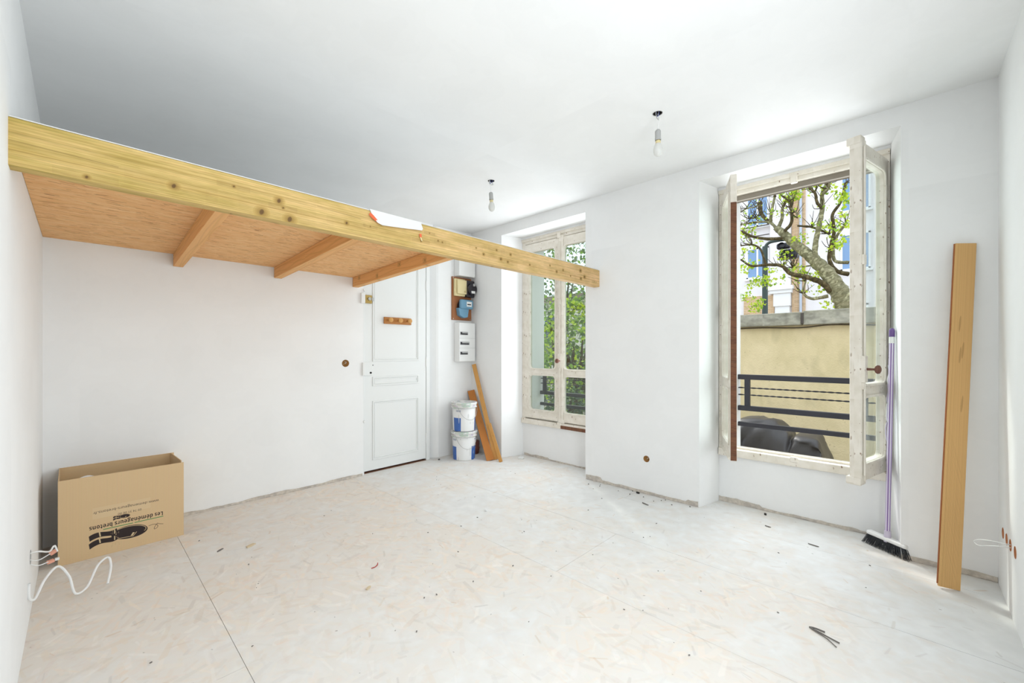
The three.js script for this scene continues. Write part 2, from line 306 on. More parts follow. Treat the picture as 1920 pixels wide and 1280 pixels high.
// ------------------------------------------------------------------ windows
function sash(parent, name, w, H, s, hinge, phi, glass, o = {}) {     // s: which side (local z) is the room side
  const t = 0.042, b = 0.003;
  const sh = new THREE.Shape([[b, b], [w - b, b], [w - b, H - b], [b, H - b]].map((p) => new THREE.Vector2(...p)));
  const panes = [[0.075, w - 0.062, 0.105, 0.505], [0.075, w - 0.062, 0.585, H - 0.1]];
  for (const q of panes) sh.holes.push(rrect(new THREE.Path(), ...q, 0.045));
  const g = T(new THREE.ExtrudeGeometry(sh, { depth: t - 2 * b, bevelEnabled: true, bevelSize: b, bevelThickness: b, bevelSegments: 1, curveSegments: 6 }), 0, 0, -t / 2 + b);
  const m = add(parent, name, uvm(g, 1, false, rnd(), rnd()), M.cream);
  m.position.set(...hinge); m.rotation.y = phi;
  for (const q of panes) {
    add(m, 'glass_pane', T(new THREE.ExtrudeGeometry(rrect(new THREE.Shape(), q[0] - 0.003, q[1] + 0.003, q[2] - 0.003, q[3] + 0.003, 0.046), { depth: 0.003, bevelEnabled: false, curveSegments: 6 }), 0, 0, -0.0015), glass);
    add(m, 'pane_moulding', uvm(T(ring(...q, 0.045, 0.011, 0.006), 0, 0, s > 0 ? t / 2 : -t / 2 - 0.008)), M.cream);
  }
  if (o.bead) {
    const k = s > 0 ? 1 : -1;
    add(m, 'meeting_stile', uvm(T(new RoundedBoxGeometry(0.05, H + 0.012, 0.062, 3, 0.012), w - 0.02, H / 2, k * 0.006)), M.cream);
    add(m, 'bead', uvm(cyl(0.011, 0.011, H - 0.02, w - 0.047, H / 2, k * 0.03, 0, 0, 0, 10)), M.cream);
  }
  if (o.raw) add(m, 'worn_edge', uvm(bx(w - 0.001, w + 0.004, 0.004, H - 0.2, -0.019, 0.019), 1, true), M.raw).userData.label = 'bare brown wood along the edge';
  add(m, 'drip_bar', uvm(T(new THREE.ExtrudeGeometry(new THREE.Shape([[0, 0], [0.052, 0], [0.058, 0.012], [0.03, 0.03], [0, 0.075]].map((p) => new THREE.Vector2(...p))), { depth: w - 0.03, bevelEnabled: false }), s > 0 ? w - 0.015 : 0.015, 0.004, s > 0 ? -t / 2 : t / 2, 0, s > 0 ? -Math.PI / 2 : -Math.PI / 2)), M.cream);
  for (const y of [0.22, 1.1, H - 0.22]) { add(m, 'hinge', [cyl(0.008, 0.008, 0.1, -0.004, y, s * t / 2, 0, 0, 0, 10), bx(0.0, 0.03, y - 0.045, y + 0.045, s > 0 ? t / 2 - 0.001 : -t / 2 - 0.003, s > 0 ? t / 2 + 0.003 : -t / 2 + 0.001)], M.cream); }
  if (o.bolt) {
    const k = s, x = w - 0.028, z = k * (t / 2 + 0.018);
    add(m, 'bolt_rod', cyl(0.006, 0.006, H - 0.1, x + 0.012, H / 2, k * 0.044, 0, 0, 0, 8), M.cream);
    add(m, 'bolt_case', [bx(x - 0.016, x + 0.03, 0.6, 0.76, Math.min(k * 0.03, k * 0.052), Math.max(k * 0.03, k * 0.052), 0.006), bx(x - 0.01, x + 0.026, 0.56, 0.6, Math.min(k * 0.03, k * 0.045), Math.max(k * 0.03, k * 0.045), 0.004), bx(x - 0.01, x + 0.026, 1.3, 1.36, Math.min(k * 0.03, k * 0.048), Math.max(k * 0.03, k * 0.048), 0.004)], M.cream);
    const kn = lathe([[0, 0], [0.008, 0], [0.0065, 0.03], [0.008, 0.038], [0.02, 0.042], [0.026, 0.05], [0.024, 0.06], [0.012, 0.066], [0, 0.067]], 16);
    add(m, 'knob', T(kn, x, 0.68, k * 0.05, k * Math.PI / 2), M.rust).userData.label = 'rusty ribbed turning knob';
    add(m, 'foot_catch', uvm(bx(w - 0.07, w + 0.012, -0.012, 0.035, -0.035, 0.04, 0.008)), M.cream);
    add(m, 'head_catch', uvm(bx(w - 0.06, w + 0.008, H - 0.03, H + 0.018, -0.034, 0.038, 0.006)), M.cream);
  }
  return m;
}
function windowFrame(n, label, z0, z1) {
  const w = S('window_' + n, label, 'window'), y0 = 0.40, y1 = 2.577, f = 0.052, zc = (z0 + z1) / 2;
  add(w, 'jamb', uvm(bx(XG + 0.002, 3.762, y0, y1, z0, z0 + f, 0.005)), M.cream); add(w, 'jamb', uvm(bx(XG + 0.002, 3.762, y0, y1, z1 - f, z1, 0.005)), M.cream);
  add(w, 'head', [uvm(bx(XG + 0.002, 3.762, y1 - 0.055, y1, z0 + f, z1 - f, 0.005)), uvm(bx(XG - 0.012, XG + 0.02, y1 - 0.022, y1 + 0.012, z0, z1, 0.006))], M.cream);
  add(w, 'head_shade_bar', uvm(bx(XG + 0.035, 3.80, y1 - 0.095, y1 - 0.055, z0 + f, z1 - f, 0.004)), M.weatheredShade);  // grey-brown weathered band, toned darker to paint the rebate shadow under the head
  add(w, 'sill', [uvm(bx(XG - 0.018, 3.80, y0 - 0.012, y0 + 0.05, z0, z1, 0.006)), uvm(bx(XG + 0.035, 3.79, y0 + 0.05, y0 + 0.066, z0 + f, z1 - f, 0.004))], M.cream);
  add(w, 'catch_plate', uvm(bx(XG - 0.024, XG + 0.004, y0 + 0.02, y0 + 0.06, zc - 0.025, zc + 0.025, 0.006)), M.cream);
  add(w, 'catch_plate', uvm(bx(XG - 0.03, XG + 0.004, y1 - 0.075, y1 - 0.01, zc - 0.022, zc + 0.022, 0.006)), M.cream);
  return w;
}
const SY = 0.463, SH = 2.052;
const win1 = windowFrame(1, 'closed old casement window with flaking cream paint behind the loft beam', -3.375, -2.235);
sash(win1, 'casement_sash', 0.515, SH, 1, [3.712, SY, -3.32], -Math.PI / 2, M.oldGlass, {});
sash(win1, 'casement_sash', 0.515, SH, -1, [3.712, SY, -2.29], Math.PI / 2, M.oldGlass, { bead: true, bolt: true });
add(win1, 'worn_rail', uvm(bx(XG - 0.0225, XG - 0.017, 0.392, 0.428, -2.78, -2.26), 1, false), M.raw).userData.label = 'strip of bare brown wood on the bottom rail';
const win2 = windowFrame(2, 'wide open old casement window onto the street tree', -1.148, -0.087);
sash(win2, 'casement_sash', 0.497, SH, 1, [3.694, SY, -1.10], Math.atan2(-0.393, -0.919), M.glass, { raw: true });
sash(win2, 'casement_sash', 0.497, SH, -1, [3.694, SY, -0.118], Math.atan2(0.235, -0.972), M.glass, { bead: true, bolt: true });

{                                                                    // an unseen window, added behind the photographer to brighten beam, box and back wall
  const w = S('window_3', 'unseen casement window added behind the photographer for its light', 'window');
  add(w, 'jamb', uvm(bx(0.402, 0.432, 0.42, 2.558, 0.37, 0.43)), M.cream); add(w, 'jamb', uvm(bx(1.468, 1.498, 0.42, 2.558, 0.37, 0.43)), M.cream);
  add(w, 'head', uvm(bx(0.432, 1.468, 2.52, 2.558, 0.37, 0.43)), M.cream); add(w, 'sill', uvm(bx(0.402, 1.498, 0.42, 0.462, 0.36, 0.44)), M.cream);
  sash(w, 'casement_sash', 0.515, SH, -1, [0.435, SY, 0.395], 0, M.glass, {}); sash(w, 'casement_sash', 0.515, SH, 1, [1.466, SY, 0.395], Math.PI, M.glass, { bead: true });
}
function guardRail(label, z0, z1, post, dy = 0) {
  const g = thing('guard_rail', label, 'railing', [3.93, 0, 0], 0, null);
  const bar = (name, y, r) => add(g, name, bx(-r, r, y - r, y + r, z0, z1, 0.006), M.rail);
  bar('top_rail', 1.03 + dy, 0.021); bar('middle_rail', 0.765 + dy, 0.021); bar('bottom_rail', 0.628 + dy, 0.018);
  add(g, 'post', bx(-0.018, 0.018, 0.765 + dy, 1.03 + dy, post - 0.02, post + 0.02, 0.004), M.rail);
  add(g, 'post', bx(-0.018, 0.018, 0.765 + dy, 1.03 + dy, z0 + z1 - post - 0.02, z0 + z1 - post + 0.02, 0.004), M.rail);
  for (const y of [0.938, 0.878]) for (const ph of [0, Math.PI]) {
    const pts = []; for (let i = 0; i <= 90; i++) { const t = i / 90, a = ph + t * 60; pts.push(V(Math.cos(a) * 0.003, y + dy + Math.sin(a) * 0.003, z0 + (z1 - z0) * t)); }
    add(g, 'twisted_wire', new THREE.TubeGeometry(new THREE.CatmullRomCurve3(pts), 180, 0.0035, 5), M.rail);
  }
}
guardRail('black iron guard rail with twisted wires outside the open window', -1.062, -0.158, -0.99);
guardRail('black iron guard rail seen through the closed dusty window', -3.272, -2.338, -3.21, -0.02);

// ------------------------------------------------------------------ door
{
  const d = S('door_1', 'white panelled entrance door beside the meter board', 'door'), Z = -4.0;
  const x0 = 1.992, x1 = 2.748, H = 2.34;
  const slab = add(d, 'door_leaf', uvm(bx(x0, x1, 0.022, H, Z - 0.045, Z, 0.003)), M.door);
  for (const [a, b, y0, y1] of [[2.095, 2.65, 1.145, 2.26], [2.095, 2.65, 0.89, 0.985], [2.095, 2.65, 0.125, 0.735]]) {
    const mould = (i, wd, dp) => { const s = new THREE.Shape([[a + i, y0 + i], [b - i, y0 + i], [b - i, y1 - i], [a + i, y1 - i]].map((p) => new THREE.Vector2(...p))); s.holes.push(new THREE.Path([[a + i + wd, y0 + i + wd], [a + i + wd, y1 - i - wd], [b - i - wd, y1 - i - wd], [b - i - wd, y0 + i + wd]].map((p) => new THREE.Vector2(...p)))); return T(new THREE.ExtrudeGeometry(s, { depth: dp, bevelEnabled: true, bevelSize: 0.002, bevelThickness: 0.003, bevelSegments: 2 }), 0, 0, Z); };
    add(slab, 'panel_moulding', [mould(0, 0.012, 0.006), mould(0.021, 0.008, 0.002)], M.door);
  }
  add(d, 'door_frame', [bx(1.979, 1.989, 0, 2.36, ZB - 0.12, ZB - 0.004, 0.002), bx(2.752, 2.80, 0, 2.36, -4.10, -3.995, 0.004), bx(2.80, 2.824, 0, 2.36, -4.12, -4.03, 0.003), bx(1.99, 2.752, 2.342, 2.36, -4.1, -3.98)], M.door);
  add(d, 'threshold', bx(1.99, 2.80, -0.018, 0.006, -4.2, -4.0), M.raw);
  const lock = add(d, 'rim_lock', bx(2.002, 2.078, 1.738, 1.822, Z - 0.001, Z + 0.024, 0.005), M.brass); lock.userData.label = 'brass rim lock';
  add(lock, 'lock_knob', [cyl(0.016, 0.018, 0.016, 2.045, 1.783, Z + 0.03, Math.PI / 2), bx(2.07, 2.096, 1.765, 1.8, Z + 0.004, Z + 0.03, 0.004)], M.steel);
  add(d, 'strike_box', bx(1.946, 1.988, 1.73, 1.835, ZB - 0.001, ZB + 0.022, 0.004), M.white);
  add(d, 'strike_box', bx(1.962, 1.99, 1.005, 1.135, ZB - 0.001, ZB + 0.018, 0.004), M.white);
  add(d, 'lock_case', bx(1.996, 2.088, 1.0, 1.14, Z - 0.001, Z + 0.012, 0.003), M.door);
  add(d, 'keyhole', cyl(0.011, 0.011, 0.004, 2.068, 1.028, Z + 0.012, Math.PI / 2), M.dark);
  add(d, 'spindle_hole', cyl(0.006, 0.006, 0.004, 2.096, 1.105, Z + 0.001, Math.PI / 2, 0, 0, 10), M.iron);
  for (const y of [1.865, 0.54]) add(d, 'bolt_stud', cyl(0.011, 0.013, 0.014, 1.987, y, ZB + 0.006, Math.PI / 2, 0, 0, 10), M.white);
  for (const y of [0.25, 1.13, 2.0]) add(d, 'hinge', cyl(0.008, 0.008, 0.11, 2.751, y, Z + 0.004, 0, 0, 0, 10), M.white);
}
{
  const r = thing('coat_rack', 'wooden coat rack bar with three pegs on the white door', 'coat rack', [2.382, 1.575, -3.999]);
  add(r, 'back_bar', uvm(bx(-0.165, 0.165, -0.036, 0.036, 0, 0.016, 0.004)), M.pegBar);
  for (const x of [-0.115, 0.0, 0.115]) add(r, 'peg', T(lathe([[0, 0], [0.009, 0], [0.009, 0.028], [0.014, 0.034], [0.024, 0.044], [0.026, 0.052], [0.023, 0.06], [0, 0.062]], 18), x, 0.004, 0.014, Math.PI / 2), M.peg);
}

// ------------------------------------------------------------------ loft
{
  const l = thing('loft_platform', 'unfinished timber loft with yellow pine beam and orange strand board underside', 'loft');
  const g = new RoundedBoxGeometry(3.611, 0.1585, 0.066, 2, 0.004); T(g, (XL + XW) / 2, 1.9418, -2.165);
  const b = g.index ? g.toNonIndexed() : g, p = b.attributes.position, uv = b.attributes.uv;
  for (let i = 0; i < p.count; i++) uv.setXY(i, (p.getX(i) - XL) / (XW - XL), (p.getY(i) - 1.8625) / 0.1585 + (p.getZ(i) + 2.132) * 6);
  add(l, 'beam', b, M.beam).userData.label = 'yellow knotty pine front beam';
  const pan = plan([[XL + 0.001, -3.966], [1.925, -3.966], [1.80, -2.199], [XL + 0.001, -2.199]], 1.975, 1.993); add(l, 'strand_board', pan, M.osb).userData.label = 'orange strand board deck';
  add(l, 'white_sheet', plan([[XL + 0.002, -3.965], [1.9, -3.965], [1.79, -2.2], [3.42, -2.2], [3.42, -2.136], [XL + 0.002, -2.136]], 2.0225, 2.026), M.whiteMatt).userData.label = 'thin white cover on the deck';
  add(l, 'deck_board', plan([[XL + 0.001, -3.966], [1.915, -3.966], [1.795, -2.2], [XL + 0.001, -2.2]], 1.9935, 2.022), M.pine);
  for (const [xa, xb] of [[0.45, 0.512], [1.09, 1.192], [1.75, 1.893]]) {
    const L = Math.hypot(1.76, xb - xa), j = uvm(new RoundedBoxGeometry(L, 0.092, 0.058, 2, 0.003), 1.2, false, rnd(), rnd());
    add(l, 'joist', T(j, (xa + xb) / 2, 1.928, -3.08, 0, Math.atan2(1.76, xb - xa)), M.pine);
  }
}
{
  const s = thing('paper_sheet', 'torn white paper draped over the pine beam with orange tape', 'paper');
  const sh = new THREE.Shape([[1.098, 2.028], [1.115, 1.985], [1.138, 1.958], [1.165, 1.949], [1.29, 1.962], [1.432, 1.979], [1.44, 1.992], [1.425, 2.028]].map((p) => new THREE.Vector2(...p)));
  const fl = new THREE.ExtrudeGeometry(sh, { depth: 0.0012, bevelEnabled: false });
  { const p = fl.attributes.position; for (let i = 0; i < p.count; i++) { const q = (2.024 - p.getY(i)) / 0.07; p.setZ(i, p.getZ(i) - 2.130 + 0.016 * q * q); } fl.computeVertexNormals(); }
  add(s, 'hanging_flap', fl, M.whiteMatt); add(s, 'top_flap', bx(1.10, 1.424, 2.0265, 2.0277, -2.30, -2.129), M.whiteMatt);
  const tp = (pts, z) => T(new THREE.ExtrudeGeometry(new THREE.Shape(pts.map((p) => new THREE.Vector2(...p))), { depth: 0.0015, bevelEnabled: false }), 0, 0, z);
  add(s, 'tape', tp([[1.088, 1.992], [1.096, 2.006], [1.112, 1.996], [1.152, 1.962], [1.146, 1.955], [1.11, 1.975]], -2.119), M.orange);
  add(s, 'tape', tp([[1.413, 1.955], [1.428, 1.957], [1.43, 1.935], [1.415, 1.936]], -2.125), M.orange);
  add(s, 'tape_tail', tp([[1.417, 1.936], [1.426, 1.936], [1.434, 1.916], [1.428, 1.914]], -2.124), M.ivory);
}

// ------------------------------------------------------------------ bare bulbs
const frosted = new THREE.MeshPhysicalMaterial({ color: 0xf2f2ee, roughness: 0.35, transmission: 0.25, thickness: 0 });
function bulb(label, x, z, cord, tiltz) {
  const y = ceilAt(x), o = thing('pendant_bulb', label, 'light bulb', [x, y, z], 0, null);
  add(o, 'ceiling_box', lathe([[0, 0.048], [0.027, 0.048], [0.028, 0.0], [0.0265, 0.0], [0.0255, 0.044], [0, 0.045]], 20), M.dark);
  add(o, 'box_rim', T(new THREE.TorusGeometry(0.0285, 0.0022, 6, 24), 0, 0.0, 0, Math.PI / 2), M.grey);
  add(o, 'ceiling_wire', tube([[0.012, 0.03, 0.005], [0.01, -0.005, 0.004], [-0.012, -0.025, 0], [0.006, 0.02, -0.01]], 0.0022), std({ color: 0x44509c }));
  add(o, 'ceiling_wire', tube([[-0.018, 0.03, 0], [-0.022, -0.01, 0], [-0.024, -0.03, 0.004], [-0.006, -0.034, 0], [0.014, -0.03, 0], [0.012, 0.02, 0]], 0.0022), M.grey);
  add(o, 'connector', bx(0.012, 0.028, -0.034, -0.02, -0.006, 0.006, 0.002), M.white);
  add(o, 'cord', tube(cord, 0.0024), M.whiteMatt);
  const e = cord[cord.length - 1], k = new THREE.Group(); k.name = 'lamp_holder_group';
  const hold = add(o, 'lamp_holder', lathe([[0, 0], [0.012, 0], [0.0165, -0.006], [0.0175, -0.012], [0.0175, -0.05], [0.0185, -0.052], [0.0185, -0.062], [0.016, -0.064], [0.014, -0.05], [0, -0.05]], 24), M.grey);
  hold.position.set(...e); hold.rotation.z = tiltz;
  add(hold, 'bulb_collar', lathe([[0, -0.06], [0.0145, -0.06], [0.0145, -0.07], [0.0165, -0.084], [0, -0.084]], 20), M.ivory);
  add(hold, 'glass_bulb', lathe([[0.0165, -0.083], [0.024, -0.1], [0.0285, -0.118], [0.0285, -0.132], [0.024, -0.148], [0.013, -0.158], [0, -0.161]], 28), frosted);
}
bulb('bare white bulb hanging from a ceiling hole facing the open window', 2.44, -1.107, [[0.006, 0.0, 0], [0.02, -0.035, 0.002], [0.004, -0.06, 0], [-0.001, -0.08, 0], [0.005, -0.1, 0]], 0.03);
bulb('bare white bulb hanging from a ceiling hole above the loft beam', 2.426, -2.569, [[-0.018, 0.0, 0], [-0.016, -0.03, 0], [-0.006, -0.05, 0], [-0.004, -0.1, 0]], 0.1);

// ------------------------------------------------------------------ meter board and boxes
{
  const b = thing('meter_board', 'brown wooden board with old electricity meters next to the door', 'meter board', [3.265, 1.63, -3.999]);
  add(b, 'back_board', uvm(bx(-0.152, 0.152, 0, 0.525, 0, 0.018, 0.003)), M.board);
  for (const [x, y] of [[-0.136, 0.015], [-0.136, 0.508], [0.13, 0.012]]) add(b, 'screw', cyl(0.007, 0.007, 0.004, x, y, 0.019, Math.PI / 2, 0, 0, 8), M.steel);
  const f = add(b, 'fuse_box', bx(-0.135, 0.02, 0.29, 0.5, 0.018, 0.055, 0.006), M.ivory); f.userData.label = 'cream coloured fuse box';
  add(f, 'cover', bx(-0.115, 0.032, 0.315, 0.485, 0.055, 0.082, 0.006), M.ivory); add(f, 'seal', T(new THREE.TorusGeometry(0.01, 0.002, 6, 14), -0.005, 0.345, 0.084), M.brass);
  const k = add(b, 'breaker', [bx(0.02, 0.145, 0.285, 0.49, 0.018, 0.09, 0.012), cyl(0.07, 0.062, 0.06, 0.085, 0.385, 0.09, Math.PI / 2)], M.blackP); k.userData.label = 'black main breaker';
  add(k, 'breaker_switch', bx(0.09, 0.12, 0.42, 0.45, 0.115, 0.13, 0.003), M.grey); add(k, 'rating_plate', bx(0.066, 0.125, 0.33, 0.36, 0.117, 0.1225), M.white);
  const m = add(b, 'counter', [bx(-0.08, 0.12, 0.135, 0.25, 0.05, 0.1, 0.02), T(new THREE.ExtrudeGeometry(new THREE.Shape([[-0.09, 0.14], [0.06, 0.14], [0.04, 0.04], [-0.01, 0.03], [-0.075, 0.06]].map((p) => new THREE.Vector2(...p))), { depth: 0.05, bevelEnabled: true, bevelSize: 0.005, bevelThickness: 0.005 }), 0, 0, 0.022)], M.blueP); m.userData.label = 'blue meter housing';
  add(m, 'meter_back', cyl(0.08, 0.08, 0.03, 0.0, 0.17, 0.034, Math.PI / 2), M.blackP);
  add(m, 'dial_window', bx(0.005, 0.085, 0.165, 0.225, 0.1, 0.104, 0.001), M.white); add(m, 'dial', bx(0.015, 0.07, 0.184, 0.197, 0.1035, 0.106), M.dark);
}
{
  const c = thing('fuse_panel', 'white breaker panel with three rows of switches below the meter board', 'breaker panel', [3.283, 1.122, -3.999]);
  add(c, 'housing', bx(-0.128, 0.128, 0, 0.475, 0, 0.088, 0.005), M.white); add(c, 'front_plate', bx(-0.126, 0.126, 0.004, 0.471, 0.088, 0.1, 0.005), M.white);
  const rows = [[0.345, 4], [0.225, 5], [0.105, 4]];
  for (const [y, n] of rows) {
    const s = add(c, 'switch_row', bx(-0.112, -0.112 + 0.024 * (n + 1), y - 0.02, y + 0.018, 0.0985, 0.102, 0.001), M.grey);
    add(s, 'main_switch', bx(-0.108, -0.09, y - 0.016, y + 0.014, 0.1, 0.112, 0.002), M.blackP);
    for (let i = 0; i < n; i++) add(s, 'switch_lever', bx(-0.083 + i * 0.021, -0.067 + i * 0.021, y - 0.016, y - 0.002, 0.1, 0.113, 0.002), M.blackP);
  }
  add(c, 'row_line', [bx(-0.126, 0.126, 0.285, 0.287, 0.0995, 0.1012), bx(-0.126, 0.126, 0.165, 0.167, 0.0995, 0.1012)], M.grey);
}
{
  const c = thing('cable_cover', 'plain white cable cover above the meter board', 'cable cover', [3.283, 2.162, -3.999]);
  add(c, 'housing', bx(-0.128, 0.128, 0, 0.42, 0, 0.088, 0.004), M.white); add(c, 'front_plate', bx(-0.127, 0.127, 0.003, 0.417, 0.088, 0.098, 0.004), M.white);
  add(c, 'screw', cyl(0.006, 0.006, 0.004, -0.03, 0.18, 0.0985, Math.PI / 2, 0, 0, 8), M.grey);
}

// ------------------------------------------------------------------ paint buckets
function bucketMap(turnPx) {
  return canvas(1024, 384, (c, w, h) => {
    fill(c, w, h, rgb(240, 240, 239));
    for (const o of [0, 330, 660]) {
      const X = (o + turnPx) % w;
      c.fillStyle = rgb(62, 104, 178); c.beginPath(); c.moveTo(X, 110); c.lineTo(X + 130, 110); c.lineTo(X + 128, 160); c.quadraticCurveTo(X + 60, 175, X + 56, 250); c.lineTo(X, 250); c.fill();
      c.fillStyle = rgb(240, 240, 239); c.fillRect(X - 2, 168, 24, 60);
      c.fillStyle = rgb(60, 62, 70); for (let i = 0; i < 4; i++) c.fillRect(X + 8 + i * 16, 52, 12, 13);
      for (let i = 0; i < 3; i++) c.fillRect(X + 62 + i * 22, 258, 9, 12);
      c.fillRect(X + 96, 288, 16, 12); c.fillRect(X + 98, 304, 14, 4);
      c.fillStyle = rgb(140, 150, 172); for (let i = 0; i < 5; i++) c.fillRect(X + 60 + i * 15, 84, 9, 6);
    }
    for (let i = 0; i < 60; i++) { c.fillStyle = rgb(214, 214, 210, 0.7); c.beginPath(); c.ellipse(rnd() * w, rnd() * h, rr(2, 10), rr(2, 16), 0, 0, 7); c.fill(); }
  });
}
const splashMap = canvas(512, 64, (c, w, h) => { fill(c, w, h, rgb(236, 236, 233)); for (let i = 0; i < 70; i++) { c.fillStyle = rgb(196 + rr(-10, 14), 198 + rr(-10, 14), 198 + rr(-10, 14), 0.7); c.beginPath(); c.ellipse(rnd() * w, rr(14, 60), rr(5, 22), rr(3, 12), 0, 0, 7); c.fill(); } });
function bucket(label, y, turn, mapTurn) {
  const b = thing('paint_bucket', label, 'bucket', [3.11, y, -3.755], turn, 'stacked paint buckets');
  add(b, 'pail', lathe([[0, 0.004], [0.118, 0.004], [0.124, 0], [0.127, 0.006], [0.1365, 0.272], [0, 0.274]], 48), std({ map: bucketMap(mapTurn), roughness: 0.4 }));
  add(b, 'rim', lathe([[0.136, 0.268], [0.149, 0.268], [0.149, 0.276], [0.145, 0.28], [0.145, 0.315], [0.148, 0.318], [0.137, 0.318]], 48), std({ map: splashMap, roughness: 0.55 }));
  add(b, 'lid', lathe([[0, 0.318], [0.12, 0.318], [0.126, 0.327], [0.149, 0.329], [0.153, 0.324], [0.153, 0.306], [0.149, 0.304]], 48), std({ map: splashMap, roughness: 0.5 }));
  const pts = []; for (let i = 0; i <= 20; i++) { const a = i / 20 * Math.PI; pts.push([Math.cos(a) * 0.152, 0.285 - Math.sin(a) * 0.15, Math.sin(a) * 0.09 + 0.09]); }
  add(b, 'wire_handle', tube(pts.map(([x, yy, z]) => { const k = 0.151 / Math.max(0.02, Math.hypot(x, z)); return [x * k, yy, z * k]; }), 0.002, 60, 5), M.grey);
}
bucket('lower white paint bucket with blue print standing on the floor', 0.0, -0.35, 60);
bucket('upper white paint bucket with blue print stacked on another bucket', 0.3305, -0.15, 100);

// ------------------------------------------------------------------ offcut boards in the corner and the leaning board
function lean(name, label, cat, a, b, w, t, up, mat, edge) {           // a board from foot a to head b; up: the way its face looks
  const A = V(...a), B = V(...b), d = B.clone().sub(A), L = d.length(); d.normalize();
  const n = V(...up); n.addScaledVector(d, -n.dot(d)).normalize(); const s = d.clone().cross(n);
  const g = new RoundedBoxGeometry(w, L, t, 2, 0.0025); const q = g.index ? g.toNonIndexed() : g, p = q.attributes.position, uv = q.attributes.uv;
  for (let i = 0; i < p.count; i++) uv.setXY(i, Math.abs(p.getX(i)) < w / 2 - 0.001 ? p.getX(i) / w + 0.5 : p.getZ(i) / t * 0.2 + 0.3, p.getY(i) / L + 0.5);
  const o = thing(name, label, cat); o.position.copy(A.clone().add(B).multiplyScalar(0.5));
  o.quaternion.setFromRotationMatrix(new THREE.Matrix4().makeBasis(s, d, n));
  add(o, 'board', q, mat);
  if (edge) add(o, 'tongue', bx(-w / 2 - 0.005, -w / 2 + 0.001, -L / 2 + 0.012, L / 2 - 0.002, -t * 0.18, t * 0.18), edge);
  return o;
}
lean('floor_board_plank', 'tall oak floor board leaning in the corner beside the broom', 'board', [3.158, 0.006, 0.152], [3.405, 1.848, 0.228], 0.088, 0.013, [-0.93, 0, 0.36], M.oak, M.oakEdge);
const brownWood = std({ map: oakMap, color: 0xf2e2c6, roughness: 0.7 }), brownWood2 = std({ map: oakMap, color: 0xe2b98c, roughness: 0.7 });
lean('timber_batten', 'long thin batten leaning above the other offcuts in the corner', 'timber', [3.315, 0.004, -3.43], [3.396, 1.085, -3.91], 0.05, 0.022, [-0.75, 0, 0.6], brownWood);
lean('timber_board', 'wide brown board offcut leaning behind the paint buckets', 'timber', [3.245, 0.004, -3.45], [3.395, 0.755, -3.965], 0.085, 0.02, [-0.55, 0, 0.85], brownWood2);
lean('timber_offcut', 'short slim wooden offcut leaning lowest in the corner', 'timber', [3.282, 0.003, -3.315], [3.332, 0.40, -3.56], 0.04, 0.014, [-0.8, 0, 0.5], brownWood);
single('plant_pot', lathe([[0, 0], [0.05, 0], [0.062, 0.07], [0.064, 0.075], [0.056, 0.08], [0.06, 0.15], [0.05, 0.16], [0, 0.155]], 24).translate(3.345, 0.001, -3.84), std({ color: 0x6e3a2c, roughness: 0.6 }), 'dark red brown pot hidden behind the buckets and offcuts', 'pot');

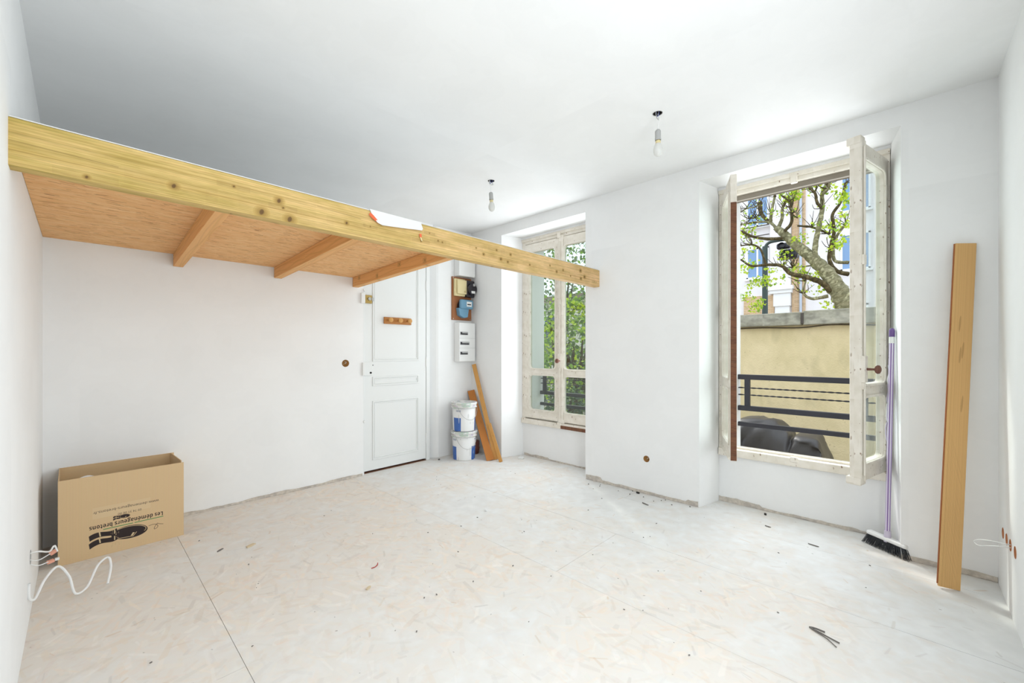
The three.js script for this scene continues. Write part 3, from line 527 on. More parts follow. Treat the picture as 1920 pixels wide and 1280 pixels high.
// ------------------------------------------------------------------ cardboard box
{
  const b = thing('cardboard_box', 'open brown cardboard moving box printed upside down by the back wall', 'box', [0.2, 0, -3.764], 0.01);
  const w = 0.289, d = 0.2, h = 0.494, t = 0.005;
  const front = canvas(1024, 876, (c, W, H) => {
    fill(c, W, H, rgb(218, 188, 146));
    for (let i = 0; i < 220; i++) { c.fillStyle = rgb(202 + rr(-10, 30), 172 + rr(-10, 26), 130 + rr(-10, 26), 0.1); c.fillRect(rnd() * W, 0, rr(1, 4), H); }
    c.fillStyle = rgb(224, 199, 160, 0.6); c.fillRect(250, 345, 470, 120);
    c.save(); c.translate(W, H); c.rotate(Math.PI);                   // the box stands on its head
    const k = rgb(52, 42, 42), X0 = 190;
    c.fillStyle = k; c.textBaseline = 'alphabetic'; c.font = 'bold 62px sans-serif';
    c.save(); c.translate(X0, 338); c.scale(610 / c.measureText('Les déménageurs bretons').width, 1); c.fillText('Les déménageurs bretons', 0, 0); c.restore();
    c.fillStyle = rgb(70, 140, 84); c.fillRect(X0, 306 - 28 - 0, 0, 0); c.fillRect(X0, 276, 250, 8); c.fillRect(X0 + 262, 276, 240, 8);
    c.fillStyle = k; c.font = '30px sans-serif'; c.fillText('09 74 31 00 00', X0 + 190, 425);
    c.font = '36px sans-serif'; c.save(); c.translate(X0 + 40, 490); c.scale(540 / c.measureText('www.demenageurs-bretons.fr').width, 1); c.fillText('www.demenageurs-bretons.fr', 0, 0); c.restore();
    // the emblem: a round hat with two flying ribbons, and a smaller one between the lines
    const hat = (x, y, s) => {
      c.save(); c.translate(x, y); c.scale(s, s);
      c.fillStyle = k; c.beginPath(); c.ellipse(120, 66, 130, 62, 0.06, 0, 7); c.fill();
      c.strokeStyle = rgb(206, 180, 140); c.lineWidth = 5; c.beginPath(); c.ellipse(124, 72, 122, 48, 0.06, 0.3, 3.6); c.stroke();
      c.beginPath(); c.moveTo(70, 52); c.lineTo(96, 18); c.lineTo(190, 26); c.quadraticCurveTo(226, 40, 214, 86); c.stroke();
      c.fillStyle = rgb(214, 192, 152); c.beginPath(); c.moveTo(84, 50); c.lineTo(100, 24); c.lineTo(114, 26); c.lineTo(98, 54); c.fill();
      const rib = (y0, dy) => { c.fillStyle = k; c.beginPath(); c.moveTo(205, y0); c.bezierCurveTo(260, y0 - 40, 300, y0 + 30, 392, y0 - 14 + dy); c.lineTo(398, y0 + 34 + dy); c.bezierCurveTo(320, y0 + 76, 270, y0 + 2, 212, y0 + 46); c.fill(); c.fillStyle = rgb(214, 192, 152); c.beginPath(); c.moveTo(318, y0 + 2); c.lineTo(328, y0 + 2); c.lineTo(334, y0 + 46); c.lineTo(324, y0 + 47); c.fill(); c.fillRect(222, y0 - 2, 8, 38); };
      rib(24, -22); rib(84, -10);
      c.restore();
    };
    hat(X0 + 150, 112, 1.16); hat(X0 + 290, 356, 0.34);
    c.strokeStyle = k; c.lineWidth = 4; c.beginPath(); c.moveTo(X0 + 0, 190); c.quadraticCurveTo(X0 + 40, 200, X0 + 52, 214); c.bezierCurveTo(X0 + 90, 170, X0 + 90, 140, X0 + 60, 160); c.bezierCurveTo(X0 + 30, 180, X0 + 60, 230, X0 + 130, 204); c.stroke();
    c.restore();
    c.fillStyle = rgb(199, 170, 128, 0.75); for (let i = 0; i < 26; i++) c.fillRect(420 + rr(-30, 40), 560 + rnd() * 230, rr(2, 5), rr(6, 30)); for (let i = 0; i < 30; i++) c.fillRect(300 + rnd() * 180, 520 + rnd() * 40, rr(3, 10), rr(2, 6));
  });
  const fm = std({ map: front, roughness: 0.95 });
  const fp = new THREE.BoxGeometry(2 * w, h, t); T(fp, 0, h / 2, d - t / 2);
  add(b, 'front_panel', fp, fm);
  add(b, 'back_panel', uvm(bx(-w, w, 0.001, h, -d, -d + t)), M.card); add(b, 'side_panel', uvm(bx(-w, -w + t, 0.001, h, -d + t, d - t)), M.card);
  add(b, 'side_panel', uvm(T(new THREE.BoxGeometry(t, h - 0.001, 2 * d - 0.07), w - t / 2 - 0.008, h / 2, -0.03, 0, 0.04)), M.card); add(b, 'bottom_panel', uvm(bx(-w + t, w - t, 0.001, 0.006, -d + t, d - t)), M.card);
  const fl = new THREE.CylinderGeometry(0.05, 0.05, 0.16, 20, 1); T(fl, 0, 0, 0, 0, 0, Math.PI / 2);
  single('tape_roll', T(new THREE.TorusGeometry(0.05, 0.016, 10, 26), 0.02, 0.40, -3.78, 0.4, 0.5, 0), M.whiteMatt, 'white roll peeking out of the open cardboard box', 'roll').position.y = 0.0;
  const stuff = thing('packing_paper', 'crumpled dark packing paper filling the cardboard box', 'paper', [0.2, 0.008, -3.764], 0.01);
  const pg = new THREE.BoxGeometry(0.5, 0.32, 0.33, 14, 2, 10), pp = pg.attributes.position; for (let i = 0; i < pp.count; i++) if (pp.getY(i) > 0.1) pp.setY(i, 0.16 - 0.08 * fbm(pp.getX(i) * 12, pp.getZ(i) * 12, 3)); pg.computeVertexNormals();
  add(stuff, 'paper_wad', pg.translate(0, 0.16, 0), std({ color: 0x8a7358, roughness: 1 }));
}

// ------------------------------------------------------------------ broom
{
  const b = thing('broom', 'broom with purple striped handle and black bristles beside the open window', 'broom', [3.5, 0, -0.096], 0);
  const hm = canvas(64, 16, (c, w, h) => { fill(c, w, h, rgb(226, 217, 234)); for (let i = 0; i < 6; i++) { c.fillStyle = rgb(138, 108, 168); c.fillRect(i * 11, 0, 5, h); } });
  const dir = V(0.05, 1.318, 0.02), L = dir.length(), q = new THREE.Quaternion().setFromUnitVectors(V(0, 1, 0), dir.clone().normalize());
  const H = (g) => { g.applyQuaternion(q); return g.translate(0, 0.062, 0); };
  add(b, 'handle', H(cyl(0.0125, 0.0125, L - 0.1, 0, (L - 0.1) / 2 + 0.02, 0)), std({ map: hm, roughness: 0.4 })).userData.label = 'purple and white striped handle';
  add(b, 'handle_band', H(cyl(0.0135, 0.0135, 0.045, 0, L - 0.058, 0)), M.white);
  add(b, 'handle_cap', H(lathe([[0.0145, -0.02], [0.0145, 0.02], [0.011, 0.032], [0, 0.036]], 18).translate(0, L - 0.02, 0)), M.purple);
  for (let i = 0; i < 4; i++) add(b, 'torn_film', H(tube([[0.013, 0.6 + i * 0.12, -0.004], [0.02 - i * 0.006, 0.64 + i * 0.12, -0.016], [0.012, 0.7 + i * 0.12, -0.02 + i * 0.004], [-0.004, 0.74 + i * 0.12, -0.014]], 0.003, 16, 5)), i % 2 ? M.whiteMatt : M.lilac);
  add(b, 'ferrule', H(cyl(0.016, 0.02, 0.07, 0, 0.03, 0)), M.lilac);
  const head = new THREE.Group(); head.name = 'broom_head';
  const ang = Math.atan2(-(0.2), -0.145);
  const hd = add(b, 'head_block', T(new RoundedBoxGeometry(0.235, 0.026, 0.044, 3, 0.011), 0, 0, 0), M.white); hd.position.set(0, 0.074, 0); hd.rotation.y = ang; hd.rotation.order = 'YXZ';
  const br = []; for (let i = 0; i < 46; i++) for (let j = 0; j < 5; j++) { const x = (i / 45 - 0.5) * 0.215, z = (j / 4 - 0.5) * 0.03, sx = x * 1.28 + rr(-0.004, 0.004), sz = z * 2.2 + rr(-0.004, 0.004); br.push(limb([V(x, -0.006, z), V((x + sx) / 2, -0.04, (z + sz) / 2), V(sx, -0.0725 + rr(0, 0.003), sz)], [0.0022, 0.0018, 0.0012], 4, 0, 2)); }
  add(hd, 'bristles', br, M.bristle).userData.kind = 'stuff';
}

// ------------------------------------------------------------------ opened sockets and loose wires
function socket(label, pos, rot, color, k = 1) {
  const s = thing('flush_socket_box', label, 'socket box', pos); s.rotation.set(...rot); s.scale.setScalar(k);
  add(s, 'cup', T(lathe([[0, -0.038], [0.033, -0.038], [0.0345, 0.002], [0.032, 0.002], [0.0305, -0.034], [0, -0.034]], 20), 0, 0, 0, Math.PI / 2), color);
  add(s, 'wire_end', tube([[-0.01, -0.01, -0.034], [0.004, 0.0, -0.012], [0.014, 0.01, -0.016], [0.004, 0.016, -0.03]], 0.0025, 16, 5), M.whiteMatt);
  add(s, 'wire_end', tube([[0.012, -0.012, -0.034], [0.006, -0.008, -0.01], [-0.012, -0.004, -0.014], [-0.016, 0.008, -0.03]], 0.0025, 16, 5), M.brass);
}
socket('opened socket hole in the back wall near the door', [1.795, 1.131, ZB], [0, 0, 0], M.socketBox);
socket('opened socket hole low in the pier between the windows', [XW, 0.307, -1.658], [0, -Math.PI / 2, 0], M.socketBox, 0.8);
[[3.274, 0.318, 'opened socket hole closest to the corner behind the leaning board'], [3.165, 0.322, 'opened socket hole second from the corner behind the leaning board'], [3.06, 0.328, 'opened socket hole with a white wire loop hanging out'], [2.938, 0.336, 'opened socket hole farthest from the corner behind the leaning board']].forEach(([x, y, l]) => socket(l, [x, y, ZF], [0, Math.PI, 0], M.terracotta, 0.8));
single('wire_loop', tube([[3.06, 0.33, 0.385], [3.06, 0.33, 0.335], [3.075, 0.325, 0.285], [3.10, 0.31, 0.25], [3.115, 0.292, 0.238], [3.10, 0.283, 0.25], [3.08, 0.298, 0.285], [3.062, 0.312, 0.32], [3.058, 0.318, 0.385]], 0.0022, 70, 6), M.white, 'thin white wire loop hanging out of a socket hole', 'wire');
{
  const w = thing('wire_bundle', 'loose white wires with orange connectors sticking out of the left wall', 'wires', [XL, 0.27, -3.02]);
  add(w, 'socket_cup', T(lathe([[0, -0.028], [0.031, -0.028], [0.0335, 0.001], [0.031, 0.001], [0.029, -0.025], [0, -0.025]], 18), 0, 0, 0, 0, 0, -Math.PI / 2), M.grey);
  const c = [[-0.02, 0.02, 0.015], [0.02, 0.022, 0.01], [0.06, -0.01, -0.05]];
  add(w, 'wire', tube([...c, [0.075, 0.0, -0.09], [0.085, -0.03, -0.08]], 0.004, 30, 6), M.white);
  add(w, 'wire', tube([[-0.02, 0.0, 0.0], [0.02, -0.03, -0.02], [0.06, -0.03, -0.07]], 0.0025, 24, 6), M.white);
  add(w, 'wire', tube([[-0.02, -0.01, 0.005], [0.02, -0.055, -0.02], [0.055, -0.065, -0.06]], 0.0025, 24, 6), M.white);
  add(w, 'connector', T(new RoundedBoxGeometry(0.026, 0.014, 0.018, 2, 0.003), 0.07, -0.03, -0.085, 0.4, 0.5, 0.5), M.salmon);
  add(w, 'connector', T(new RoundedBoxGeometry(0.026, 0.014, 0.018, 2, 0.003), 0.062, -0.068, -0.07, 0.2, 0.4, 0.1), M.salmon);
  add(w, 'connector_cap', T(new RoundedBoxGeometry(0.016, 0.012, 0.016, 2, 0.003), 0.084, -0.066, -0.078), M.white);
}
single('cable', tube([[XL + 0.004, 0.2, -2.87], [XL + 0.006, 0.13, -2.87], [XL + 0.018, 0.115, -2.885], [XL + 0.05, 0.17, -2.96], [XL + 0.09, 0.185, -3.04], [XL + 0.125, 0.12, -3.05], [XL + 0.15, 0.028, -3.03], [XL + 0.185, 0.03, -3.06], [XL + 0.235, 0.11, -3.14], [XL + 0.27, 0.125, -3.16], [XL + 0.28, 0.09, -3.13], [XL + 0.265, 0.02, -3.06]], 0.0055, 110, 8), M.white, 'thick white cable curling from the left wall onto the floor', 'cable');

// ------------------------------------------------------------------ scraps on the floor
const scrap = (name, label, cat, geo, mat, x, z, turn = 0, y = 0.001) => { const m = single(name, geo, mat, label, cat); m.position.set(x, y, z); m.rotation.y = turn; return m; };
const shard = (w, d, t) => { const s = new THREE.Shape([[-w / 2, -d * 0.4], [-w * 0.1, -d / 2], [w / 2, -d * 0.25], [w * 0.4, d * 0.4], [0, d / 2], [-w * 0.42, d * 0.3]].map((p) => new THREE.Vector2(...p))); return T(new THREE.ExtrudeGeometry(s, { depth: t, bevelEnabled: false }), 0, 0, 0, -Math.PI / 2); };
const greyBit = std({ color: 0x77716c }), blackBit = std({ color: 0x37342f }), tan = std({ color: 0xd9c6a6 });
scrap('plaster_chunk', 'flat white plaster chunk lying in front of the closed window', 'plaster', [shard(0.11, 0.07, 0.01), shard(0.05, 0.03, 0.016).translate(0.03, 0, -0.01)], M.whiteMatt, 3.57, -3.27, 0.5);
scrap('plastic_clip', 'small red and white plastic strip on the open floor', 'scrap', tube([[-0.03, 0.002, 0.01], [-0.01, 0.002, 0.012], [0.01, 0.004, 0.004], [0.022, 0.006, -0.012]], 0.0025, 16, 5), std({ color: 0xb8423a }), 1.19, -2.24);
scrap('twig', 'dark grey twig lying on the dusty floor', 'twig', [tube([[-0.05, 0.003, 0.02], [0, 0.004, 0], [0.06, 0.003, -0.02]], 0.003, 10, 5), tube([[0.02, 0.003, 0.02], [0.05, 0.004, -0.005], [0.06, 0.003, -0.02]], 0.0035, 10, 5), tube([[-0.07, 0.003, -0.015], [-0.02, 0.004, -0.01], [0.055, 0.003, -0.02]], 0.0022, 10, 5)], greyBit, 2.26, -0.265, 0.9);
scrap('wood_splinter', 'dark flat wood splinter in front of the pier', 'splinter', shard(0.07, 0.014, 0.005), greyBit, 3.195, -1.555, 1.2);
scrap('mortar_crumb', 'dark green black crumb at the foot of the pier', 'crumb', shard(0.03, 0.018, 0.012), blackBit, 3.395, -1.72, 1.3);
scrap('bark_flake', 'dark flake on the floor right of the cardboard box', 'flake', shard(0.045, 0.012, 0.004), greyBit, 0.61, -3.12, 0.6);
scrap('wood_chip', 'pale wood chip on the floor before the back wall', 'chip', shard(0.06, 0.03, 0.006), tan, 0.76, -3.05, 0.4);
scrap('plaster_crumb', 'small dark crumb under the open window', 'crumb', shard(0.02, 0.016, 0.012), blackBit, 3.62, -0.79, 0.4);
scrap('grey_flake', 'thin grey flake on the floor before the open window', 'flake', shard(0.04, 0.012, 0.004), greyBit, 3.39, -0.725, 1.3);
scrap('brown_shaving', 'long brown wood shaving on the floor before the broom', 'shaving', shard(0.06, 0.008, 0.004), greyBit, 3.265, -0.443, 1.4);
scrap('white_crumb', 'white plaster crumb on the floor in mid room', 'crumb', shard(0.03, 0.022, 0.012), M.whiteMatt, 2.205, -2.39, 0.4);
scrap('tan_chip', 'tan wood chip on the floor near the red strip', 'chip', shard(0.035, 0.016, 0.006), tan, 1.052, -2.055, 0.5);
scrap('dust_lump', 'brown dust lump by the door jamb', 'dust', shard(0.03, 0.02, 0.01), greyBit, 2.86, -3.9, 0.5);
{
  const g = []; for (let i = 0; i < 85; i++) { const x = rr(0.1, 3.4), z = rr(-3.5, 0.2), s = rr(0.3, 1); if (x < 0.56 && z < -3.45) continue; g.push(T(shard(0.012 * s, 0.007 * s, 0.003 * s), x, 0.0006, z, 0, rnd() * 6)); }
  for (let i = 0; i < 12; i++) g.push(T(shard(0.018 * rr(0.3, 1), 0.01 * rr(0.3, 1), 0.006), rr(3.3, 3.42), 0.0006, rr(-2.2, -1.25), 0, rnd() * 6));
  single('floor_crumbs', g, greyBit, 'tiny dark crumbs scattered over the dusty floor', 'crumbs', null, 'stuff');
}

// ------------------------------------------------------------------ outside: yard wall, covered heap, tree, street signal, houses
const yellowMap = canvas(1024, 512, (c, w, h) => {
  perPixel(c, w, h, (x, y) => { const n = fbm(x / 64, y / 64, 5) - 0.5, k = fbm(x / 16 + 9, y / 16, 3) - 0.5, s = Math.max(0, fbm(x / 60 + 50, y / 70, 4) - 0.58) * 2; return [228 + n * 26 + k * 9 - s * 34, 210 + n * 24 + k * 9 - s * 30, 166 + n * 30 + k * 10 - s * 26]; });
  for (let i = 0; i < 260; i++) { c.fillStyle = rgb(150, 132, 92, rr(0.1, 0.4)); c.beginPath(); c.ellipse(rnd() * w, rnd() * h, rr(0.5, 3), rr(0.5, 2), rnd() * 3, 0, 7); c.fill(); }
}, { repeat: [0.32, 0.4] });
const concreteMap = canvas(512, 256, (c, w, h) => { perPixel(c, w, h, (x, y) => { const n = fbm(x / 24, y / 24, 5) - 0.5, k = fbm(x / 90, y / 40 + 4, 3) - 0.5; return [158 + n * 80 + k * 40, 154 + n * 78 + k * 40, 138 + n * 70 + k * 44]; }); }, { repeat: [0.7, 2] });
const GY = -0.6;
{
  const gd = single('ground', uvm(bx(-30, 60, GY - 0.2, GY, -45, 40)), std({ map: mortarMap, color: 0xb5b0a6, roughness: 1 }), 'grey paved yard and street outside the windows', 'ground', null, 'structure');
  const y = thing('yard_wall', 'yellow rendered yard wall with grey concrete coping outside the open window', 'wall', [0, 0, 0], 0, null, 'structure');
  add(y, 'rendered_wall', uvm(bx(6.5, 6.75, GY, 1.60, -3.4, 7)), std({ map: yellowMap, roughness: 0.95, bumpMap: paintBump, bumpScale: 0.004 }));
  const edges = [-3.5, -0.985, 1.5, 4, 7.1];
  for (let i = 0; i < 4; i++) {
    const g = uvm(bx(6.40, 6.85, 1.585, 1.755 + (i % 2) * 0.012, edges[i] + 0.006, edges[i + 1] - 0.006, 0.012));
    add(y, 'coping_slab', g, std({ map: concreteMap, roughness: 1 }));
  }
  add(y, 'cable_run', tube([[6.48, 1.585, -3.3], [6.47, 1.56, -2.2], [6.47, 1.57, -1.5], [6.465, 1.555, -1.0], [6.46, 1.58, -0.7], [6.47, 1.56, -0.3], [6.48, 1.57, 1.5]], 0.008, 80, 5), std({ color: 0x5a5142 }));
  add(y, 'bracket', bx(6.385, 6.41, 1.6, 1.74, -1.0, -0.97, 0.004), M.iron);
}
{                                                                    // a black sheet pulled over a scooter or bin
  const prof = [[-1.95, -0.5], [-1.75, 0.1], [-1.6, 0.34], [-1.42, 0.47], [-1.3, 0.51], [-1.05, 0.485], [-0.97, 0.42], [-0.92, 0.39], [-0.89, 0.33], [-0.85, 0.375], [-0.75, 0.385], [-0.66, 0.37], [-0.62, 0.26], [-0.57, 0.05], [-0.52, -0.5]];
  const c = new THREE.CatmullRomCurve3(prof.map(([z, y]) => V(0, y, z)), false, 'centripetal'), nu = 70, nv = 28, pos = [], idx = [];
  for (let i = 0; i <= nu; i++) {
    const p = c.getPoint(i / nu);
    for (let j = 0; j <= nv; j++) {
      const a = j / nv * Math.PI, s = Math.sign(Math.cos(a)) * Math.pow(Math.abs(Math.cos(a)), 0.55), e = Math.pow(Math.sin(a), 0.4);
      const top = p.y, y = GY + 0.01 + (top - GY - 0.01) * Math.min(1, e), drop = 1 - e;
      const crease = (q) => Math.pow(1 - Math.abs(Math.sin(q)), 3);
      const fold = crease((p.z * 5.1 + j * 0.16)) * 0.045 + crease((p.z * 3.7 - j * 0.22 + 1)) * 0.04 - 0.02 + Math.sin((p.z + 0.9) * 26 * (0.4 + drop) + j * 0.3) * 0.03 * drop + Math.sin(p.z * 40 + j * 1.3) * 0.008 + (fbm(p.z * 7 + 5, a * 3, 3) - 0.5) * 0.07;
      pos.push(5.3 + s * (0.3 + 0.08 * drop) + fold, y + fold * 0.35 * e, p.z + fold * 0.3);
      if (i && j < nv) { const A = (i - 1) * (nv + 1) + j, B = A + nv + 1; idx.push(A, A + 1, B, A + 1, B + 1, B); }
    }
  }
  const g = new THREE.BufferGeometry(); g.setAttribute('position', new THREE.Float32BufferAttribute(pos, 3)); g.setIndex(idx); g.computeVertexNormals();
  single('tarpaulin', g, std({ color: 0x3c3836, roughness: 0.42, side: THREE.DoubleSide }), 'black plastic sheet draped over a heap below the guard rail', 'tarpaulin');
}
// pollarded plane tree in the street behind the yard wall
const barkMap = canvas(256, 512, (c, w, h) => { perPixel(c, w, h, (x, y) => { const n = fbm(x / 20, y / 20, 4) - 0.5; return [132 + n * 70, 126 + n * 66, 96 + n * 66]; }); for (let i = 0; i < 90; i++) { const k = rnd(); c.fillStyle = k < 0.5 ? rgb(188, 184, 146, 0.6) : rgb(92, 88, 62, 0.5); c.beginPath(); c.ellipse(rnd() * w, rnd() * h, rr(5, 20), rr(6, 26), rnd() * 3, 0, 7); c.fill(); } }, { repeat: [2, 1.6] });
const bark = std({ map: barkMap, roughness: 0.95 }), barkDark = std({ map: barkMap, color: 0xa39482, roughness: 0.95 });
const leafMat = (c) => new THREE.MeshPhysicalMaterial({ color: c, roughness: 0.9, transmission: 0.35, thickness: 0, side: THREE.DoubleSide });
const leafLight = leafMat(0xc6da3a), leafMid = leafMat(0x8fb43a), leafDark = leafMat(0x5f7d3e);
function leafGeo(out, p, s) {                                         // one folded leaf
  const d = V(rr(-1, 1), rr(-0.8, 0.7), rr(-1, 1)).normalize(), u = V(rr(-1, 1), rr(-1, 1), rr(-1, 1)).cross(d).normalize(), n = d.clone().cross(u);
  const a = p, b = p.clone().addScaledVector(d, s), m = p.clone().addScaledVector(d, s * 0.45), l = m.clone().addScaledVector(u, s * 0.42).addScaledVector(n, s * 0.14), r = m.clone().addScaledVector(u, -s * 0.42).addScaledVector(n, s * 0.14);
  for (const q of [a, l, b, a, b, r]) out.push(q.x, q.y, q.z);
}
function leafMesh(parent, name, arr, mat) { const g = new THREE.BufferGeometry(); g.setAttribute('position', new THREE.Float32BufferAttribute(arr, 3)); g.computeVertexNormals(); const m = add(parent, name, g, mat); m.userData.kind = 'stuff'; return m; }
{
  const t = thing('plane_tree', 'knobbly pollarded plane tree with fresh yellow green leaves behind the yard wall', 'tree', [10.4, GY, -0.15]);
  const O = V(10.4, GY, -0.15);
  // branch nodes: offset across the street (dx), height, position along the street (z)
  const B = (list, radii, name = 'branch', mat = bark) => { const pts = list.map(([dx, y, z]) => V(10.4 + dx, y, z).sub(O)); add(t, name, limb(pts, radii, 9, 0.16, 6), mat); return pts; };
  const tips = [];
  const trunk = [[0, GY, -0.36], [0, 0.8, -0.45], [0.0, 1.62, -0.64], [0.01, 1.89, -0.74], [0.02, 2.21, -0.89], [0.03, 2.45, -1.01], [0.04, 2.79, -1.17], [0.06, 3.08, -1.37], [0.07, 3.35, -1.59], [0.08, 3.6, -1.81], [0.09, 3.79, -1.95], [0.1, 3.94, -2.09]];
  B(trunk, [0.34, 0.28, 0.24, 0.21, 0.2, 0.165, 0.13, 0.112, 0.1, 0.09, 0.08, 0.06], 'trunk');
  const knobs = [];
  const br = (l, r0, r1, m) => { B(l, l.map((_, i) => r0 + (r1 - r0) * i / (l.length - 1)), 'branch', m); tips.push(l[l.length - 1], l[Math.floor(l.length / 2)]); knobs.push([l[l.length - 1], r1 * 1.35]); };
  br([[0.1, 3.94, -2.09], [0.17, 4.1, -2.22], [0.23, 4.17, -2.45], [0.3, 4.21, -2.83]], 0.031, 0.021);
  br([[0.0, 3.66, -1.95], [-0.13, 3.68, -2.23], [-0.27, 3.75, -2.46], [-0.4, 3.86, -2.63]], 0.037, 0.021, barkDark);
  br([[0.1, 3.94, -2.04], [0.13, 4.13, -1.98], [0.17, 4.35, -1.98], [0.2, 4.57, -1.89]], 0.039, 0.024);
  br([[0.0, 3.81, -1.91], [-0.03, 3.94, -1.79], [-0.07, 4.25, -1.78], [-0.1, 4.41, -1.8]], 0.034, 0.024, barkDark);
  br([[0.15, 4.1, -2.2], [0.12, 4.28, -2.18], [0.1, 4.63, -2.11]], 0.034, 0.024);
  br([[0.2, 4.11, -2.23], [0.23, 4.33, -2.39], [0.25, 4.59, -2.43]], 0.034, 0.042, barkDark);
  br([[0.0, 3.17, -1.39], [0.02, 3.51, -1.37], [0.04, 3.86, -1.31], [0.06, 4.16, -1.27], [0.08, 4.47, -1.27], [0.1, 4.65, -1.2]], 0.052, 0.031);
  br([[0.0, 4.14, -1.26], [-0.05, 4.26, -1.34], [-0.1, 4.45, -1.37], [-0.15, 4.55, -1.45]], 0.031, 0.021, barkDark);
  br([[0.0, 4.42, -1.26], [-0.05, 4.5, -1.16], [-0.1, 4.61, -1.13]], 0.031, 0.021);
  br([[0.2, 2.78, -0.86], [0.22, 2.88, -1.06], [0.24, 3.1, -1.17], [0.26, 3.41, -1.15], [0.29, 3.71, -1.1], [0.31, 4.06, -1.13], [0.33, 4.27, -1.01], [0.35, 4.65, -0.92]], 0.044, 0.024, barkDark);
  br([[0.3, 3.03, -0.87], [0.33, 3.1, -1.09], [0.35, 3.37, -1.12], [0.38, 3.57, -1.09], [0.4, 3.83, -0.94]], 0.034, 0.024);
  br([[-0.05, 2.45, -1.12], [-0.11, 2.63, -1.27], [-0.18, 2.76, -1.51], [-0.24, 2.86, -1.77], [-0.31, 3.02, -1.9], [-0.37, 3.07, -2.15], [-0.44, 3.08, -2.44], [-0.5, 3.22, -2.61]], 0.058, 0.018, barkDark);
  br([[-0.05, 2.35, -1.16], [-0.1, 2.32, -1.43], [-0.15, 2.43, -1.55], [-0.2, 2.68, -1.51]], 0.037, 0.013);
  br([[0.3, 3.95, -1.73], [0.35, 3.89, -1.5], [0.4, 3.7, -1.2]], 0.018, 0.024, barkDark);
  br([[0.2, 3.04, -1.48], [0.3, 3.06, -1.82]], 0.016, 0.013);
  br([[-0.4, 3.06, -2.17], [-0.43, 3.43, -2.28], [-0.47, 3.52, -2.41], [-0.5, 3.53, -2.61]], 0.024, 0.013, barkDark);
  br([[0.25, 4.58, -2.42], [0.23, 4.53, -2.53], [0.22, 4.53, -2.68], [0.2, 4.47, -2.8]], 0.018, 0.01);
  br([[0.2, 4.33, -2.39], [0.25, 4.29, -2.53], [0.3, 4.31, -2.67]], 0.016, 0.01, barkDark);
  br([[-0.1, 4.24, -1.78], [-0.1, 4.14, -1.69], [-0.1, 4.02, -1.67]], 0.018, 0.013);
  for (const [k, r] of knobs) add(t, 'pollard_knob', T(new THREE.IcosahedronGeometry(r, 1), 10.4 + k[0] - O.x, k[1] - O.y, k[2] - O.z), barkDark);
  const tw = []; for (const p of [...tips, ...tips]) for (let i = 0; i < 3; i++) { const a = V(10.4 + p[0], p[1], p[2]).sub(O), d = V(rr(-0.5, 0.5), rr(0, 1), rr(-1, 0.6)).normalize(), L = rr(0.12, 0.32); tw.push(limb([a, a.clone().addScaledVector(d, L * 0.5).add(V(0, 0, rr(-0.06, 0.06))), a.clone().addScaledVector(d, L).add(V(0, 0.08, 0))], [0.009, 0.007, 0.004], 4, 0, 2)); }
  add(t, 'twigs', tw, barkDark).userData.kind = 'stuff';
  const a1 = [], a2 = [], spots = [...tips.map((p) => [...p, 6]), ...[[0, 4.51, -1.77, 45], [0, 4.56, -1.88, 27], [0, 4.54, -1.68, 27], [0, 3.57, -1.62, 36], [0, 2.93, -1.68, 45], [0, 3.12, -2.65, 45], [0, 2.81, -2.4, 54], [0, 2.76, -2.23, 54], [0, 2.76, -2.52, 36], [0, 4.23, -0.91, 63], [0, 4.34, -0.96, 36], [0, 3.76, -1.12, 36], [0, 3.37, -1.06, 36], [0, 3.42, -0.93, 27], [0, 3.98, -2.6, 27], [0, 4.6, -1.37, 27], [0, 3.21, -2.52, 27], [0, 2.79, -1.41, 27], [0, 3.32, -1.98, 18], [0, 3.33, -1.88, 27], [0, 2.16, -1.16, 27], [0, 3.71, -0.91, 27], [0, 3.77, -1.3, 18], [0, 3.53, -2.6, 18], [0, 3.64, -2.43, 18], [0, 3.92, -2.7, 27], [0, 2.79, -2.0, 18], [0, 2.49, -1.32, 18], [0, 3.02, -2.16, 27], [0, 2.23, -2.47, 54], [0, 2.36, -2.4, 36], [0, 2.47, -2.65, 36], [0, 3.95, -0.89, 27], [0, 2.84, -1.58, 18], [0, 4.21, -2.11, 18], [0, 2.72, -1.66, 18]]];
  for (const [dx, y, z, n] of spots) for (let i = 0; i < n; i++) leafGeo(i % 3 ? a1 : a2, V(10.4 + dx + rr(-0.12, 0.12), y + rr(-0.1, 0.1), z + rr(-0.12, 0.12)).sub(O), rr(0.04, 0.085));
  leafMesh(t, 'foliage', a1, leafLight); leafMesh(t, 'foliage', a2, leafMid);
}
{
  const s = thing('traffic_signal', 'dark green traffic signal pole with a black signal head on its arm', 'traffic signal', [17, GY, -3.72]);
  const gm = std({ color: 0x35433f, roughness: 0.5 });
  add(s, 'pole', cyl(0.085, 0.1, 5.6, 0, 2.8, 0), gm); add(s, 'arm', tube([[0, 5.55, 0], [0, 5.7, 0.1], [0, 5.74, 0.4], [0, 5.72, 0.85]], 0.055), gm);
  const h = add(s, 'signal_head', [T(new RoundedBoxGeometry(0.3, 0.34, 0.55, 3, 0.08), 0, 5.2, 0.72), T(new RoundedBoxGeometry(0.26, 0.2, 0.4, 3, 0.06), -0.05, 5.5, 0.58)], M.blackP);
  for (const [y, z] of [[5.2, 0.6], [5.2, 0.84], [5.5, 0.55]]) add(h, 'visor', T(new THREE.CylinderGeometry(0.1, 0.1, 0.16, 16, 1, true), -0.2, y, z, 0, 0, Math.PI / 2), std({ color: 0x22242a, side: THREE.DoubleSide }));
}
